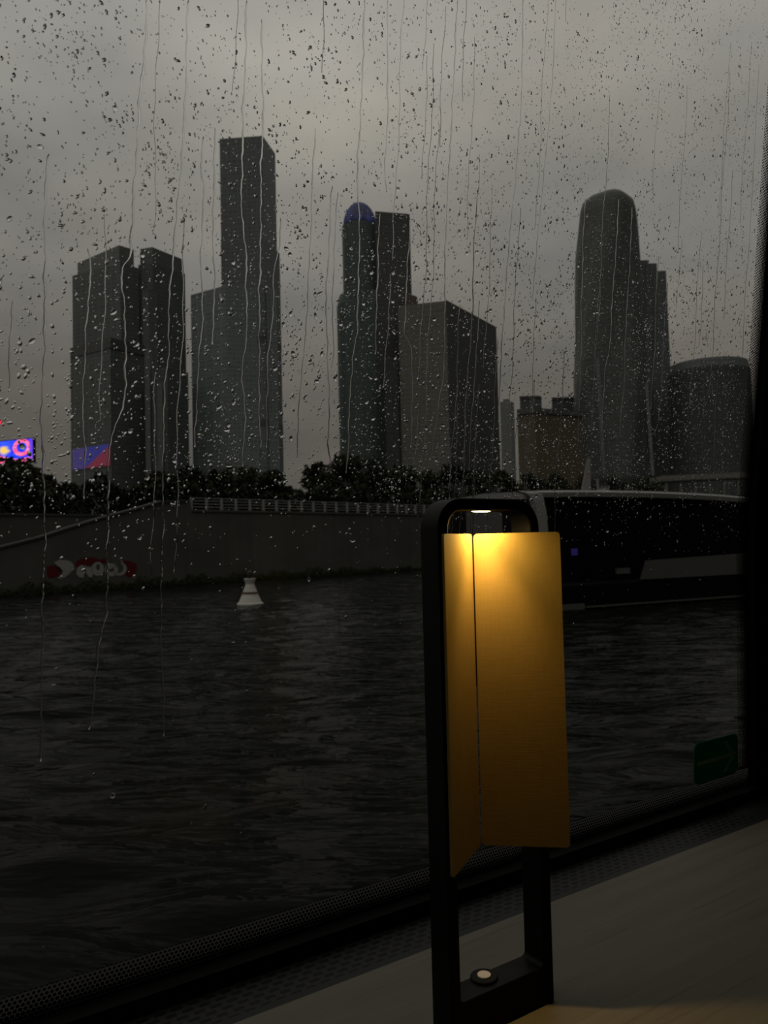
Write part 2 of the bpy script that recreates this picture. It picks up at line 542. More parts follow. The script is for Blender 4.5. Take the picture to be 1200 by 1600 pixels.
LU0, LU1, LZ0, LZ1, LN0, LN1 = 0.3115, 0.4048, -0.33, 0.0302, 0.411, 0.432
def build_lamp():
    t = thing('table_lamp', 'black rounded-loop table lamp with a glowing folded golden shade', 'lamp',
              W(0.358, 0.4215, -0.33))
    out = rrect(LU0, LU1, LZ0, LZ1, (0.001, 0.001, 0.021, 0.021))
    inn = rrect(LU0 + 0.0088, LU1 - 0.0088, LZ0 + 0.026, LZ1 - 0.0085, (0.003, 0.004, 0.0125, 0.0125))
    k = len(out)
    e = 0.0008                                   # softened arrises
    def ring(pts, n, sc):
        c = ((LU0 + LU1) / 2, (LZ0 + LZ1) / 2)
        return [W(u + (e * sc if u < c[0] else -e * sc), n, z + (e * sc if z < c[1] else -e * sc)) for u, z in pts]
    rings = [ring(out, LN0 + e, 0), ring(out, LN0, 1), ring(inn, LN0, -1), ring(inn, LN0 + e, 0),
             ring(inn, LN1 - e, 0), ring(inn, LN1, -1), ring(out, LN1, 1), ring(out, LN1 - e, 0)]
    vs = [p for r in rings for p in r]
    fs = []
    R = len(rings)
    for a in range(R):
        b = (a + 1) % R
        for i in range(k):
            j = (i + 1) % k
            fs.append((a * k + i, a * k + j, b * k + j, b * k + i))
    o = obj('frame', vs, fs, M_black, t)
    o.data.shade_smooth()
    mod = o.modifiers.new('edges', 'EDGE_SPLIT')
    mod.split_angle = math.radians(32)
    # LED lens under the top bar
    zu = LZ1 - 0.0085
    m = MB()
    ring2 = lambda z, su, sn: [W(0.3565 + su * math.cos(a), 0.4195 + sn * math.sin(a), z) for a in np.linspace(0, 2 * math.pi, 24, endpoint=False)]
    m.rings([ring2(zu + 0.001, 0.008, 0.0045), ring2(zu - 0.0002, 0.008, 0.0045), ring2(zu - 0.0006, 0.0055, 0.003)])
    o = m.obj('light_lens', mk_emit('warm_led', (1.0, 0.78, 0.42), 6.0), t)
    o['label'] = 'glowing warm light lens'
    # the light it gives
    zl = zu - 0.0022
    ld = bpy.data.lights.new('led_light', 'AREA')
    ld.shape = 'ELLIPSE'
    ld.size, ld.size_y = 0.018, 0.008
    ld.energy = LED
    ld.color = (1.0, 0.68, 0.22)
    lo = bpy.data.objects.new('led_light', ld)
    C.objects.link(lo)
    lo.parent = t
    lo.rotation_euler = (0, 0, math.atan2(U[1], U[0]))
    lo.location = Vector(W(0.358, LEDN, zl) - np.array(t.location))
    ld = bpy.data.lights.new('led_light_beam', 'SPOT')
    ld.spot_size = math.radians(64)
    ld.spot_blend = 1.0
    ld.shadow_soft_size = 0.004
    ld.energy = 0.72
    ld.color = (1.0, 0.60, 0.22)
    lo = bpy.data.objects.new('led_light_beam', ld)
    C.objects.link(lo)
    lo.parent = t
    lo.location = Vector(W(0.358, LEDN, zl) - np.array(t.location))
    lo.rotation_euler = Vector((-N * 0.13 + U * 0.03) * 1.0 + np.array([0, 0, -1.0])).to_track_quat('-Z', 'Y').to_euler()
    # folded shade: two rounded leaves that meet in a narrow slot
    zb, zt = -0.2175, 0.0058
    fold = np.array([0.3602, 0.4345])
    th = 0.0018
    for end, slot in ((np.array([0.3098, 0.4028]), 0.0008), (np.array([0.4072, 0.3932]), 0.0008)):
        d = end - fold
        L = np.linalg.norm(d)
        d = d / L
        nrm = np.array([-d[1], d[0]])
        if nrm[1] > 0:
            nrm = -nrm                           # towards the eye
        pts = rrect(slot, L, zb, zt, (0.003, 0.003, 0.003, 0.003), 6)
        me = bpy.data.meshes.new('shade_panel')
        bm = bmesh.new()
        lo_ = np.array(t.location)
        def P(s, z, o):
            q = fold + d * s + nrm * o
            return W(q[0], q[1], z) - lo_
        f = [bm.verts.new(P(s, z, 0)) for s, z in pts]
        b = [bm.verts.new(P(s, z, -th)) for s, z in pts]
        bm.faces.new(f)
        bm.faces.new(b[::-1])
        for i in range(len(pts)):
            j = (i + 1) % len(pts)
            bm.faces.new((f[i], b[i], b[j], f[j]))
        bmesh.ops.recalc_face_normals(bm, faces=bm.faces)
        uvl = bm.loops.layers.uv.new('UVMap')
        allp = {v: pts[i % len(pts)] for i, v in enumerate(f + b)}
        for fc in bm.faces:
            for l in fc.loops:
                l[uvl].uv = allp[l.vert]
        bm.to_mesh(me)
        bm.free()
        link('shade_panel', me, M_shade, t)
    # hinge strip behind the upper slot
    q = fold + np.array([0.0, 0.0022])
    MB().box(W(q[0] - 0.004, q[1], -0.105), U * 0.008, N * 0.0008, (0, 0, 0.104)).obj('hinge', M_black, t)
    # round switch on the foot
    zc = LZ0 + 0.026
    disc = lambda r, z: [W(0.352 + r * math.cos(a), 0.4255 + r * math.sin(a) * 0.97, z) for a in np.linspace(0, 2 * math.pi, 32, endpoint=False)]
    sw = MB().rings([disc(0.0098, zc), disc(0.0098, zc + 0.0012), disc(0.0092, zc + 0.0018)]).obj('switch', M_black, t)
    b = MB().rings([disc(0.0048, zc + 0.0018), disc(0.0047, zc + 0.0026)]).obj('button', M_white_button, None)
    b.parent = sw
    b.location = -Vector(t.location)
    b['label'] = 'white round button'
LED = 0.13
LEDN = 0.4218
build_lamp()

# ------------------------------------------------------------------ green arrow sticker on the glass
def build_sticker():
    def film(name, c):
        t = NT(name)
        a = t.n('ShaderNodeBsdfTranslucent', Color=(*c, 1))
        b = t.n('ShaderNodeBsdfDiffuse', Color=(*c, 1))
        m = t.n('ShaderNodeMixShader')
        m.inputs[0].default_value = 0.6
        t.t.links.new(b.outputs[0], m.inputs[1])
        t.t.links.new(a.outputs[0], m.inputs[2])
        return t.surf(m.outputs[0])
    M_green = film('green_sticker_film', (0.02, 0.20, 0.10))
    M_arrow = film('pale_green_arrow_film', (0.62, 0.85, 0.62))
    u0, u1, z0, z1 = 0.829, 0.9195, -0.3035, -0.253
    o = thing('arrow_sticker', 'dark green rounded sticker with a right-pointing arrow at the window corner', 'sticker',
              W((u0 + u1) / 2, 0.585, z0))
    pts = rrect(u0, u1, z0, z1, (0.009, 0.009, 0.009, 0.009), 6)
    MB().prism([W(u, gnv(z) - 0.0022, z) for u, z in pts], [W(u, gnv(z) - 0.0010, z) for u, z in pts]).obj('backing', M_green, o)
    zm = (z0 + z1) / 2
    a = MB()
    e0, e1 = 0.0030, 0.0023
    def poly(p):
        a.prism([W(u, gnv(z) - e0, z) for u, z in p], [W(u, gnv(z) - e1, z) for u, z in p])
    poly([(u0 + 0.006, zm - 0.0022), (u1 - 0.010, zm - 0.0022), (u1 - 0.010, zm + 0.0022), (u0 + 0.006, zm + 0.0022)])
    poly([(u1 - 0.031, zm + 0.019), (u1 - 0.025, zm + 0.019), (u1 - 0.005, zm), (u1 - 0.025, zm - 0.019), (u1 - 0.031, zm - 0.019), (u1 - 0.0115, zm)])
    a.obj('arrow', M_arrow, o)
build_sticker()

# ------------------------------------------------------------------ rain on the glass
def glass_frame(u, z):
    """outer face point, tangent along u, tangent up, outward normal"""
    dz = 0.004
    p = W(u, gnv(z) + GT, z)
    up = W(u, gnv(z + dz) + GT, z + dz) - W(u, gnv(z - dz) + GT, z - dz)
    up /= np.linalg.norm(up)
    nr = np.cross(U, up)
    if nr @ N < 0:
        nr = -nr
    return p, U, up, nr

def on_glass(px, py):
    """(u, z) of the glass where a line of sight meets it"""
    r = ray(px, py)
    k = 0.6
    for _ in range(12):
        z = k * r[2]
        k = (gnv(z) + GT) / (r @ N)
    return float(k * (r @ U)), float(k * r[2])

def drop_local(seg, nr, h, wob, seed):
    """lens of water: outline in the unit disc, dome height h"""
    g = np.random.default_rng(seed)
    ph = g.uniform(0, 6.28, 4)
    am = g.uniform(0, 1, 4) * wob
    ang = np.linspace(0, 2 * math.pi, seg, endpoint=False)
    rad = 1 + sum(am[i] * np.sin((i + 1) * ang + ph[i]) / (1 + 0.6 * i) for i in range(4))
    V = [(0.0, 0.0, h)]
    for k in range(1, nr + 1):
        s = (0.45, 0.68, 0.84, 0.94, 1.0)[k - 1 + (5 - nr)]
        hh = h * (1 - s ** 3.2) if k < nr else 0.0
        for a, r in zip(ang, rad):
            V.append((r * s * math.cos(a), r * s * math.sin(a), hh))
    Fc = [(0, 1 + i, 1 + (i + 1) % seg) for i in range(seg)]
    for k in range(nr - 1):
        a, b = 1 + k * seg, 1 + (k + 1) * seg
        for i in range(seg):
            j = (i + 1) % seg
            Fc.append((a + i, b + i, b + j, a + j))
    last = 1 + (nr - 1) * seg
    Fc.append([last + i for i in range(seg)][::-1])
    return np.array(V), Fc

RIV = [  # (label, waypoints)
    ('long rain trickle in open sky between the billboard and the notched twin tower', [(75, 240), (73, 290), (68, 420), (70, 500), (67, 620), (66, 690), (69, 800), (67, 1000), (62, 1190)], 1.0),
    ('wavy rain trickle crossing the notch and front corner of the twin tower', [(232, 0), (226, 90), (214, 200), (208, 330), (204, 400), (192, 420), (194, 520), (196, 600), (187, 650), (175, 675), (170, 745), (165, 960), (152, 1030), (142, 1140)], 1.15),
    ('rain trickle crossing the twin tower wing nearer the slab tower', [(295, 0), (291, 90), (287, 200), (278, 330), (270, 400), (263, 480), (262, 560), (258, 600), (255, 700), (254, 780), (252, 950), (256, 1150)], 0.9),
    ('thin rain trickle crossing the twin tower wing nearer the billboard', [(137, 388), (140, 430), (135, 500), (133, 540), (130, 620), (132, 700), (130, 780)], 0.85),
    ('rain trickle down the middle of the tall slab tower', [(385, 0), (382, 120), (379, 250), (377, 340), (384, 400), (386, 520), (378, 590), (382, 650), (378, 730)], 0.95),
    ('rain trickle along the corner edge of the tall slab tower', [(408, 30), (411, 212), (408, 290), (407, 400), (403, 450), (406, 500), (405, 580), (406, 700)], 0.95),
    ('rain trickle in the sky close beside the slab tower top, above its annex', [(338, 200), (334, 290), (332, 380), (335, 450), (333, 540)], 0.9),
    ('thin rain trickle ending over the low annex of the slab tower', [(316, 212), (314, 260), (318, 290), (315, 400), (316, 500), (308, 580), (305, 700)], 0.8),
    ('rain trickle hugging the narrow side face of the slab tower', [(437, 340), (437, 380), (428, 420), (426, 500), (419, 560), (416, 640), (417, 700)], 0.8),
    ('long rain trickle from the top edge across the domed tower', [(571, 0), (567, 80), (565, 150), (560, 240), (560, 310), (562, 380), (558, 460), (559, 520), (551, 560), (545, 650), (541, 740)], 0.95),
    ('faint rain trickle in open sky above the domed tower', [(607, 0), (605, 60), (606, 180), (602, 260), (604, 300)], 0.75),
    ('rain trickle crossing the flat roof of the domed tower', [(594, 330), (590, 380), (591, 440), (588, 500), (586, 555)], 0.85),
    ('long rain trickle in the gap between domed tower and broad office block', [(715, 0), (711, 70), (707, 180), (702, 270), (698, 310), (695, 420), (696, 500), (692, 590), (683, 640), (673, 720)], 0.9),
    ('rain trickle over the dark sloping face of the broad office block', [(750, 470), (748, 500), (744, 560), (737, 640), (733, 735)], 0.85),
    ('long rain trickle through open sky between the broad office block and the twisted tower', [(818, 0), (816, 120), (812, 200), (805, 300), (796, 370), (790, 450), (786, 520), (781, 600), (778, 660)], 0.9),
    ('thin rain trickle in open sky above the brown house', [(868, 0), (864, 130), (856, 210), (848, 290), (840, 380), (832, 470)], 0.7),
    ('rain trickle down the rim of the twisted tower nearer the brown house', [(915, 310), (911, 380), (908, 480), (909, 550), (905, 620), (903, 690)], 0.8),
    ('rain trickle down the centre of the twisted tower', [(966, 308), (965, 360), (960, 430), (955, 490), (953, 540), (945, 580), (942, 650), (938, 720)], 0.95),
    ('rain trickle down the rim of the twisted tower nearer the stepped tower', [(987, 320), (985, 400), (980, 480), (976, 540), (976, 590), (970, 650), (968, 720)], 0.8),
    ('rain trickle crossing the stepped tower behind the twisted one', [(1030, 400), (1025, 460), (1024, 530), (1020, 580), (1017, 640)], 0.75),
    ('wavy rain trickle in the sky between slab and domed tower, nearer the domed tower', [(518, 290), (513, 400), (510, 480), (512, 560), (514, 620), (513, 690), (518, 740)], 0.85),
    ('short rain trickle brushing the rounded flank of the domed tower', [(527, 300), (524, 380), (519, 470), (521, 540), (518, 580)], 0.75),
    ('rain trickle along the flat roof edge of the domed tower by the reddish shoulder', [(641, 340), (639, 380), (634, 450), (632, 520), (643, 540), (645, 620), (641, 700)], 0.8),
    ('rain trickle in the sky between slab and domed tower, nearer the slab tower', [(492, 200), (488, 300), (486, 380), (481, 440), (478, 520), (470, 600), (464, 720)], 0.75),
    ('thin rain trickle close to the black window pillar', [(1186, 100), (1179, 240), (1170, 400), (1164, 460), (1160, 560)], 0.7),
    ('thin rain trickle crossing the round glass block', [(1121, 590), (1117, 650), (1115, 740)], 0.7),
    ('short trickle with a bead end low in sky above the billboard', [(20, 470), (17, 540), (14, 612)], 0.8),
    ('faint rain trickle low on the glass over the open water', [(535, 900), (530, 980), (533, 1080), (526, 1180)], 0.6),
]

def build_rain():
    # trickles
    riv_pts = []
    for lab, way, wd in RIV:
        g = np.random.default_rng(sum(map(ord, lab)))
        q = np.array([on_glass(*p) for p in way])
        seg = np.linalg.norm(np.diff(q, axis=0), axis=1)
        s = np.concatenate([[0], np.cumsum(seg)])
        k = max(8, int(s[-1] / 0.0024))
        ss = np.linspace(0, s[-1], k)
        u = np.interp(ss, s, q[:, 0])
        z = np.interp(ss, s, q[:, 1])
        # pinned meander: small kinks
        ph = g.uniform(0, 6.28, 5)
        wob = sum(a * np.sin(ss * f + ph[i]) for i, (a, f) in enumerate(((0.0004, 95), (0.00035, 190), (0.0003, 330), (0.00022, 700), (0.0005, 40))))
        u = u + wob * wd
        wid = 0.00062 * wd * (1 + 0.25 * np.sin(ss * 60 + ph[1]) + 0.2 * np.sin(ss * 210 + ph[3]))
        wid *= np.clip(np.minimum(ss / 0.004 + 0.3, (s[-1] - ss) / 0.004 + 0.6), 0.2, 1)
        m = MB()
        rings = []
        for i in range(k):
            p, a, b, nr = glass_frame(u[i], z[i])
            p = p + nr * 0.00012
            rings.append([p + a * (wid[i] * math.cos(t)) + nr * (wid[i] * 0.45 * math.sin(t)) for t in np.linspace(0, math.pi, 7)])
            riv_pts.append((u[i], z[i]))
        m.rings(rings)
        o = m.obj('rain_trickle', M_drop, None, smooth=True)
        tag(o, lab, 'rain trickle', 'rain trickles running down the window')
    riv_pts = np.array(riv_pts)
    # drops: thickest in the middle of the pane, few below eye level
    drops = []
    ztop = 0.66
    def dens(u, z):
        b = np.interp(z, [-0.34, -0.14, -0.06, -0.01, 0.03, 0.055, 0.10, 0.22, 0.30, 0.40, 0.66], [0.004, 0.008, 0.025, 0.09, 0.26, 0.8, 1.0, 0.9, 0.75, 0.6, 0.5])
        return b
    clump = np.random.default_rng(3)
    cl = clump.uniform(0, 6.28, (9, 3))
    tries = 0
    while len(drops) < NDROP and tries < 900000:
        tries += 1
        u = rng.uniform(-0.42, 0.94)
        z = rng.uniform(-0.34, ztop)
        d = dens(u, z)
        c = sum(math.sin(u * (14 + 9 * i) + cl[i, 0]) * math.sin(z * (16 + 8 * i) + cl[i, 1]) for i in range(9)) / 9
        d *= np.clip(0.8 + 1.6 * c, 0.15, 1.4)
        d *= np.interp(u, [-0.4, 0.1, 0.5, 0.94], [0.75, 0.95, 1.0, 1.0])
        if rng.random() > d:
            continue
        r = 0.00062 * math.exp(rng.normal(0, 0.52))
        r = min(r, 0.0021)
        if u > 0.55:
            r *= 0.95
        if z > 0.32:
            r *= 0.8
        near = np.abs(riv_pts[:, 1] - z) < 0.0025 + 1.7 * r
        if near.any() and np.min(np.abs(riv_pts[near, 0] - u)) < 0.0011 + 1.7 * r:
            continue
        drops.append((r, u, z))
    drops.sort(reverse=True)
    # keep drops off the bead paths a little
    vs, fs, nb = [], [], 0
    shapes = [drop_local(14, 5, 0.40, 0.16, 50 + i) for i in range(10)]
    small = [drop_local(9, 4, 0.38, 0.22, 90 + i) for i in range(10)]
    meshes = []
    for i, (V, Fc) in enumerate(shapes):
        me = bpy.data.meshes.new('raindrop')
        me.from_pydata(V.tolist(), [], [list(f) for f in Fc])
        me.shade_smooth()
        me.materials.append(M_drop)
        meshes.append(me)
    big = 0
    allv, allf = [], []
    for idx, (r, u, z) in enumerate(drops):
        p, a, b, nr = glass_frame(u, z)
        # wind-driven smears on the western part, round to upright elsewhere
        west = np.clip((0.16 - u) / 0.35, 0, 1)
        if rng.random() < 0.25 + 0.6 * west:
            ang = rng.normal(0.38 + 0.12 * math.sin(z * 20), 0.35) if rng.random() < 0.75 else rng.uniform(0, 3.14)
            asp = rng.uniform(1.3, 2.6)
        else:
            ang = rng.normal(1.45, 0.45)
            asp = rng.uniform(1.0, 2.0)
        ca, sa = math.cos(ang), math.sin(ang)
        ex = a * ca + b * sa
        ey = -a * sa + b * ca
        sx, sy = r * math.sqrt(asp), r / math.sqrt(asp)
        p = p + nr * 0.0001
        hz = min(sx, sy) * (rng.uniform(0.65, 1.15) if z < 0.27 else rng.uniform(0.2, 0.55))
        if idx < 300:
            me = meshes[idx % len(meshes)]
            o = bpy.data.objects.new('raindrop', me)
            C.objects.link(o)
            mt = Matrix((Vector(ex * sx), Vector(ey * sy), Vector(nr * hz))).transposed().to_4x4()
            mt.translation = Vector(p)
            o.matrix_world = mt
            tag(o, 'large clear raindrop clinging to the outside of the cabin window', 'raindrop', 'large raindrops on the window')
        else:
            V, Fc = small[idx % len(small)]
            P = p + V[:, :1] * ex * sx + V[:, 1:2] * ey * sy + V[:, 2:] * nr * hz
            allv.append(P)
            allf.extend([[q + nb for q in f] for f in Fc])
            nb += len(V)
    # faint thin runs between the trickles
    for i in range(90):
        u0 = rng.uniform(-0.35, 0.92)
        z1 = rng.uniform(0.12, 0.62)
        ln = rng.uniform(0.08, 0.40)
        zz = np.arange(z1, max(z1 - ln, -0.02), -0.004)
        if len(zz) < 6:
            continue
        uu = u0 + 0.0012 * np.sin(zz * 45 + i) + 0.0005 * np.sin(zz * 160 + 2 * i)
        if any(np.min(np.hypot(riv_pts[:, 0] - a_, riv_pts[:, 1] - z_)) < 0.0028 for a_, z_ in zip(uu, zz)):
            continue
        wd = rng.uniform(0.00030, 0.00055)
        base = nb
        for a_, z_ in zip(uu, zz):
            p, a, b, nr = glass_frame(a_, z_)
            allv.append(np.array([p + nr * 0.0001 + a * (wd * math.cos(q)) + nr * (wd * 0.4 * math.sin(q)) for q in np.linspace(0, math.pi, 5)]))
        k = len(uu)
        for j in range(k - 1):
            for q in range(5):
                q2 = (q + 1) % 5
                allf.append([base + 5 * j + q, base + 5 * j + q2, base + 5 * j + 5 + q2, base + 5 * j + 5 + q])
        nb += 5 * k
    me = bpy.data.meshes.new('rain_spatter')
    me.from_pydata(np.concatenate(allv).tolist(), [], allf)
    me.shade_smooth()
    o = link('rain_spatter', me, M_drop, None, 'stuff')
    tag(o, 'fine rain spatter covering the outside of the cabin window', 'rain')
NDROP = 36000
build_rain()

# ================================================================== RIVER AND BANK
def mk_river():
    t = NT('dark_river_water')
    v = t.pos()
    h = t.math('ADD', t.math('MULTIPLY', t.noise(t.mapping(v, (0.5, 2.3, 1)), 1.5, 3, 0.5), 0.8),
               t.math('MULTIPLY', t.noise(t.mapping(v, (2.6, 8.0, 1)), 1.4, 2, 0.5), 0.12))
    t.bsdf(**{'Base Color': (0.006, 0.0065, 0.0055, 1), 'Roughness': 0.05, 'IOR': 1.33, 'Specular IOR Level': RIVER_SPEC,
              'Normal': t.bump(h, 0.6, 0.20)})
    return t.m
RIVER_SPEC = 0.045

# quay line: foot of the embankment wall
QA = at_z(30, 930, 0.0)
QB = at_z(660, 890, 0.0)
QD = (QB - QA) / np.linalg.norm(QB - QA)
QN = np.array([-QD[1], QD[0], 0.0])            # away from the river
if QN @ np.array([0, 1, 0]) < 0:
    QN = -QN
def on_quay(px, py, off=0.0):
    """point of the vertical plane `off` metres behind the quay face"""
    r = ray(px, py)
    o = QA + QN * off
    k = ((o - CAM) @ QN) / (r @ QN)
    return CAM + r * k

def build_river():
    xs = np.arange(-46, 56, 0.2)
    ys = np.concatenate([np.arange(3, 30, 0.13), np.arange(30, 130, 0.4)])
    X, Y = np.meshgrid(xs, ys)
    g = np.random.default_rng(11)
    Z = np.zeros_like(X)
    for i in range(34):
        lam = math.exp(g.uniform(math.log(0.40), math.log(2.2)))
        a = g.normal(math.pi * 0.5 + 0.10, 0.34)
        k = 2 * math.pi / lam
        amp = 0.0085 * lam ** 0.9
        ph = g.uniform(0, 6.28)
        th = k * (math.cos(a) * X + math.sin(a) * Y) + ph
        Z += amp * (np.sin(th) + 0.25 * np.sin(2 * th + 0.6))
    Z *= 0.55 + 0.45 * np.sin(X * 0.09 + 1.0 + 0.12 * Y) * np.sin(Y * 0.17 + 0.06 * X)
    n, m = X.shape
    me = bpy.data.meshes.new('river')
    idx = np.arange(n * m).reshape(n, m)
    F4 = np.stack([idx[:-1, :-1], idx[:-1, 1:], idx[1:, 1:], idx[1:, :-1]], -1).reshape(-1, 4)
    V = np.stack([X, Y, Z], -1).reshape(-1, 3)
    me.vertices.add(len(V))
    me.vertices.foreach_set('co', V.ravel())
    me.loops.add(F4.size)
    me.loops.foreach_set('vertex_index', F4.ravel().astype(np.int32))
    me.polygons.add(len(F4))
    me.polygons.foreach_set('loop_start', np.arange(0, F4.size, 4, dtype=np.int32))
    me.polygons.foreach_set('loop_total', np.full(len(F4), 4, dtype=np.int32))
    me.update(calc_edges=True)
    me.shade_smooth()
    o = link('river', me, mk_river(), None, 'structure')
    tag(o, 'dark rippled river in front of the concrete embankment', 'river')
build_river()

M_conc = None
def mk_concrete():
    t = NT('wet_concrete')
    v = t.pos()
    big = t.noise(t.mapping(v, (0.25, 0.25, 0.5)), 1.0, 4, 0.6)
    streak = t.noise(t.mapping(v, (1.6, 1.6, 0.10)), 1.0, 3, 0.6)
    f = t.math('ADD', t.math('MULTIPLY', big, 0.6), t.math('MULTIPLY', streak, 0.4))
    c = t.mix(t.maprange(f, 0.3, 0.7), (0.060, 0.060, 0.054, 1), (0.098, 0.098, 0.090, 1))
    t.bsdf(**{'Base Color': c, 'Roughness': 0.7, 'Specular IOR Level': 0.15})
    return t.m
M_conc = mk_concrete()
M_kerb = plain('pale_concrete_coping', (0.062, 0.062, 0.056), 0.7, 0.2, 0.15, 2)
M_rail = plain('grey_painted_railing', (0.27, 0.27, 0.26), 0.6, 0.2, 0.1, 4)
M_soil = plain('dark_park_ground', (0.035, 0.04, 0.025), 0.9, 0.1, 0.2, 0.3)
M_moss = plain('dark_bank_weeds', (0.030, 0.042, 0.012), 0.8, 0.1, 0.5, 3)
Z_Q = float(on_quay(300, 799)[2])              # top of the embankment

def build_bank():
    # front wall; its top edge runs level, then slopes down along a ramp
    top_px = [(-120, 884), (-60, 871), (0, 857), (63, 841), (105, 827), (154, 812), (210, 797), (252, 785), (296, 783), (300, 797)]
    top = [on_quay(*p) for p in top_px]
    far = QA + QD * 140
    top.append(np.array([far[0], far[1], Z_Q]))
    near = QA - QD * 16
    s0 = np.array([top[0][0], top[0][1], 0])
    base = [np.array([p[0], p[1], -0.6]) for p in top]
    m = MB()
    th = QN * 0.5
    k = len(top)
    vs = top + [p + th for p in top] + base + [p + th for p in base]
    fs = []
    for i in range(k - 1):
        fs += [(i, i + 1, k + i + 1, k + i), (2 * k + i, 2 * k + i + 1, i + 1, i), (3 * k + i + 1, 3 * k + i, k + i, k + i + 1)]
    fs += [(0, k, 3 * k, 2 * k), (k - 1, 2 * k - 1, 4 * k - 1, 3 * k - 1)]
    m.add(vs, fs)
    o = m.obj('embankment_wall', M_conc, None, 'structure')
    tag(o, 'long grey concrete embankment wall along the river under the railing', 'embankment')
    # coping along the sloping ramp
    m = MB()
    for a, b in zip(top[:8], top[1:9]):
        m.box(a - QN * 0.12 + np.array([0, 0, 0.0]), b - a, QN * 0.7, (0, 0, 0.12))
    m.obj('coping', M_kerb, o)
    # level coping
    m = MB()
    a = np.array([top[9][0], top[9][1], Z_Q - 0.02])
    m.box(a - QN * 0.10, far - a + np.array([0, 0, Z_Q - 0.02 - far[2]]), QN * 0.7, (0, 0, 0.16))
    m.obj('coping', M_conc, o)
    # retaining wall behind the ramp
    off = 6.0
    p0, p1 = on_quay(-160, 806, off), on_quay(300, 803, off)
    zt = float(on_quay(100, 806, off)[2])
    a = np.array([p0[0], p0[1], -0.5])
    b = np.array([p1[0], p1[1], -0.5])
    o2 = MB().box(a, b - a, QN * 0.5, (0, 0, zt + 0.5)).obj('retaining_wall', M_conc, None, 'structure')
    tag(o2, 'low concrete retaining wall behind the embankment ramp', 'wall')
    MB().box(a + np.array([0, 0, zt + 0.5]) - QN * 0.1, b - a, QN * 0.7, (0, 0, 0.14)).obj('coping', M_kerb, o2)
    # ground of the park behind
    m = MB()
    g0 = QA - QD * 300
    m.box(np.array([g0[0], g0[1], 0]) + QN * (off + 0.5) + np.array([0, 0, zt - 1.0]), QD * 900, QN * 1300, (0, 0, 0.9))
    q = at_z(300, 797, Z_Q)
    a = np.array([top[8][0], top[8][1], Z_Q - 1.0]) + QN * 0.5
    m.box(a, QD * 140, QN * (off), (0, 0, 0.9))
    a = np.array([p0[0], p0[1], 0.2]) - QN * (off - 0.5)
    m.box(a, (b - a) * np.array([1, 1, 0]) - QN * (off - 0.5), QN * (off - 0.5), (0, 0, 0.3))
    o3 = m.obj('ground', M_soil, None, 'structure')
    tag(o3, 'dark park ground behind the embankment wall', 'ground')
    # weeds on the foot of the wall
    g = np.random.default_rng(5)
    vs, fs = [], []
    L = 46
    for i in range(15000):
        s = g.uniform(-6, L)
        hmax = 0.78 * np.interp(s, [-6, 2, 14, 24, 34, L], [0.85, 1.0, 0.9, 1.0, 0.55, 0.22])
        zz = g.uniform(0, 1) ** 1.7 * hmax * (0.75 + 0.25 * math.sin(s * 1.7) + 0.15 * math.sin(s * 5.1))
        p = QA + QD * s - QN * (0.13 + g.uniform(0.0, 0.55) * (1 - zz / 1.6))
        p = np.array([p[0], p[1], max(zz, 0.0)])
        d1 = g.normal(size=3)
        d1 /= np.linalg.norm(d1)
        d2 = np.cross(d1, g.normal(size=3))
        d2 /= np.linalg.norm(d2)
        a, b = d1 * g.uniform(0.04, 0.11), d2 * g.uniform(0.02, 0.05)
        n = len(vs)
        vs += [p - a, p + b, p + a, p - b]
        fs.append((n, n + 1, n + 2, n + 3))
    o4 = obj('weeds', vs, fs, M_moss, None, 'stuff')
    tag(o4, 'dark weeds growing along the waterline of the embankment', 'weeds')
build_bank()

def build_undergrowth():
    g = np.random.default_rng(8)
    vs, fs = [], []
    for i in range(14000):
        s = g.uniform(3, 62)
        hm = 2.3 + 0.5 * math.sin(s * 0.9) + 0.4 * math.sin(s * 2.3)
        p = QA + QD * s + QN * g.uniform(7.0, 7.8)
        p = np.array([p[0], p[1], Z_Q + g.uniform(-0.1, 1) * hm])
        d1 = g.normal(size=3)
        d1 /= np.linalg.norm(d1)
        d2 = np.cross(d1, g.normal(size=3))
        d2 /= np.linalg.norm(d2)
        a, b = d1 * g.uniform(0.14, 0.3), d2 * g.uniform(0.08, 0.18)
        n = len(vs)
        vs += [p - a, p + b, p + a, p - b]
        fs.append((n, n + 1, n + 2, n + 3))
    o = obj('undergrowth', vs, fs, M_leaf[2], None, 'stuff')
    tag(o, 'dark undergrowth below the park trees behind the railing', 'undergrowth')

def build_railing():
    start = on_quay(301, 797)
    base = np.array([start[0], start[1], Z_Q + 0.13])
    H = 0.86
    t = thing('railing', 'long pale railing on top of the embankment wall', 'railing', base + QN * 0.15)
    step = 1.29
    n = 34
    o = base + QN * 0.15
    for r in (0.18, 0.40, 0.62, 0.82):
        MB().box(o + np.array([0, 0, r]), QD * (step * (n - 1)), QN * 0.04, (0, 0, 0.05)).obj('rail', M_rail, t)
    p0 = None
    for i in range(n):
        q = o + QD * (step * i)
        if p0 is None:
            m = MB()
            m.box(q - QD * 0.07 - QN * 0.05, QD * 0.14, QN * 0.14, (0, 0, H + 0.02))
            m.box(q - QD * 0.09 - QN * 0.07, QD * 0.18, QN * 0.18, (0, 0, 0.06))
            p0 = m.obj('post', M_rail, t)
        else:
            c = p0.copy()
            C.objects.link(c)
            c.parent = t
            c.location = Vector(QD * (step * i))
build_railing()

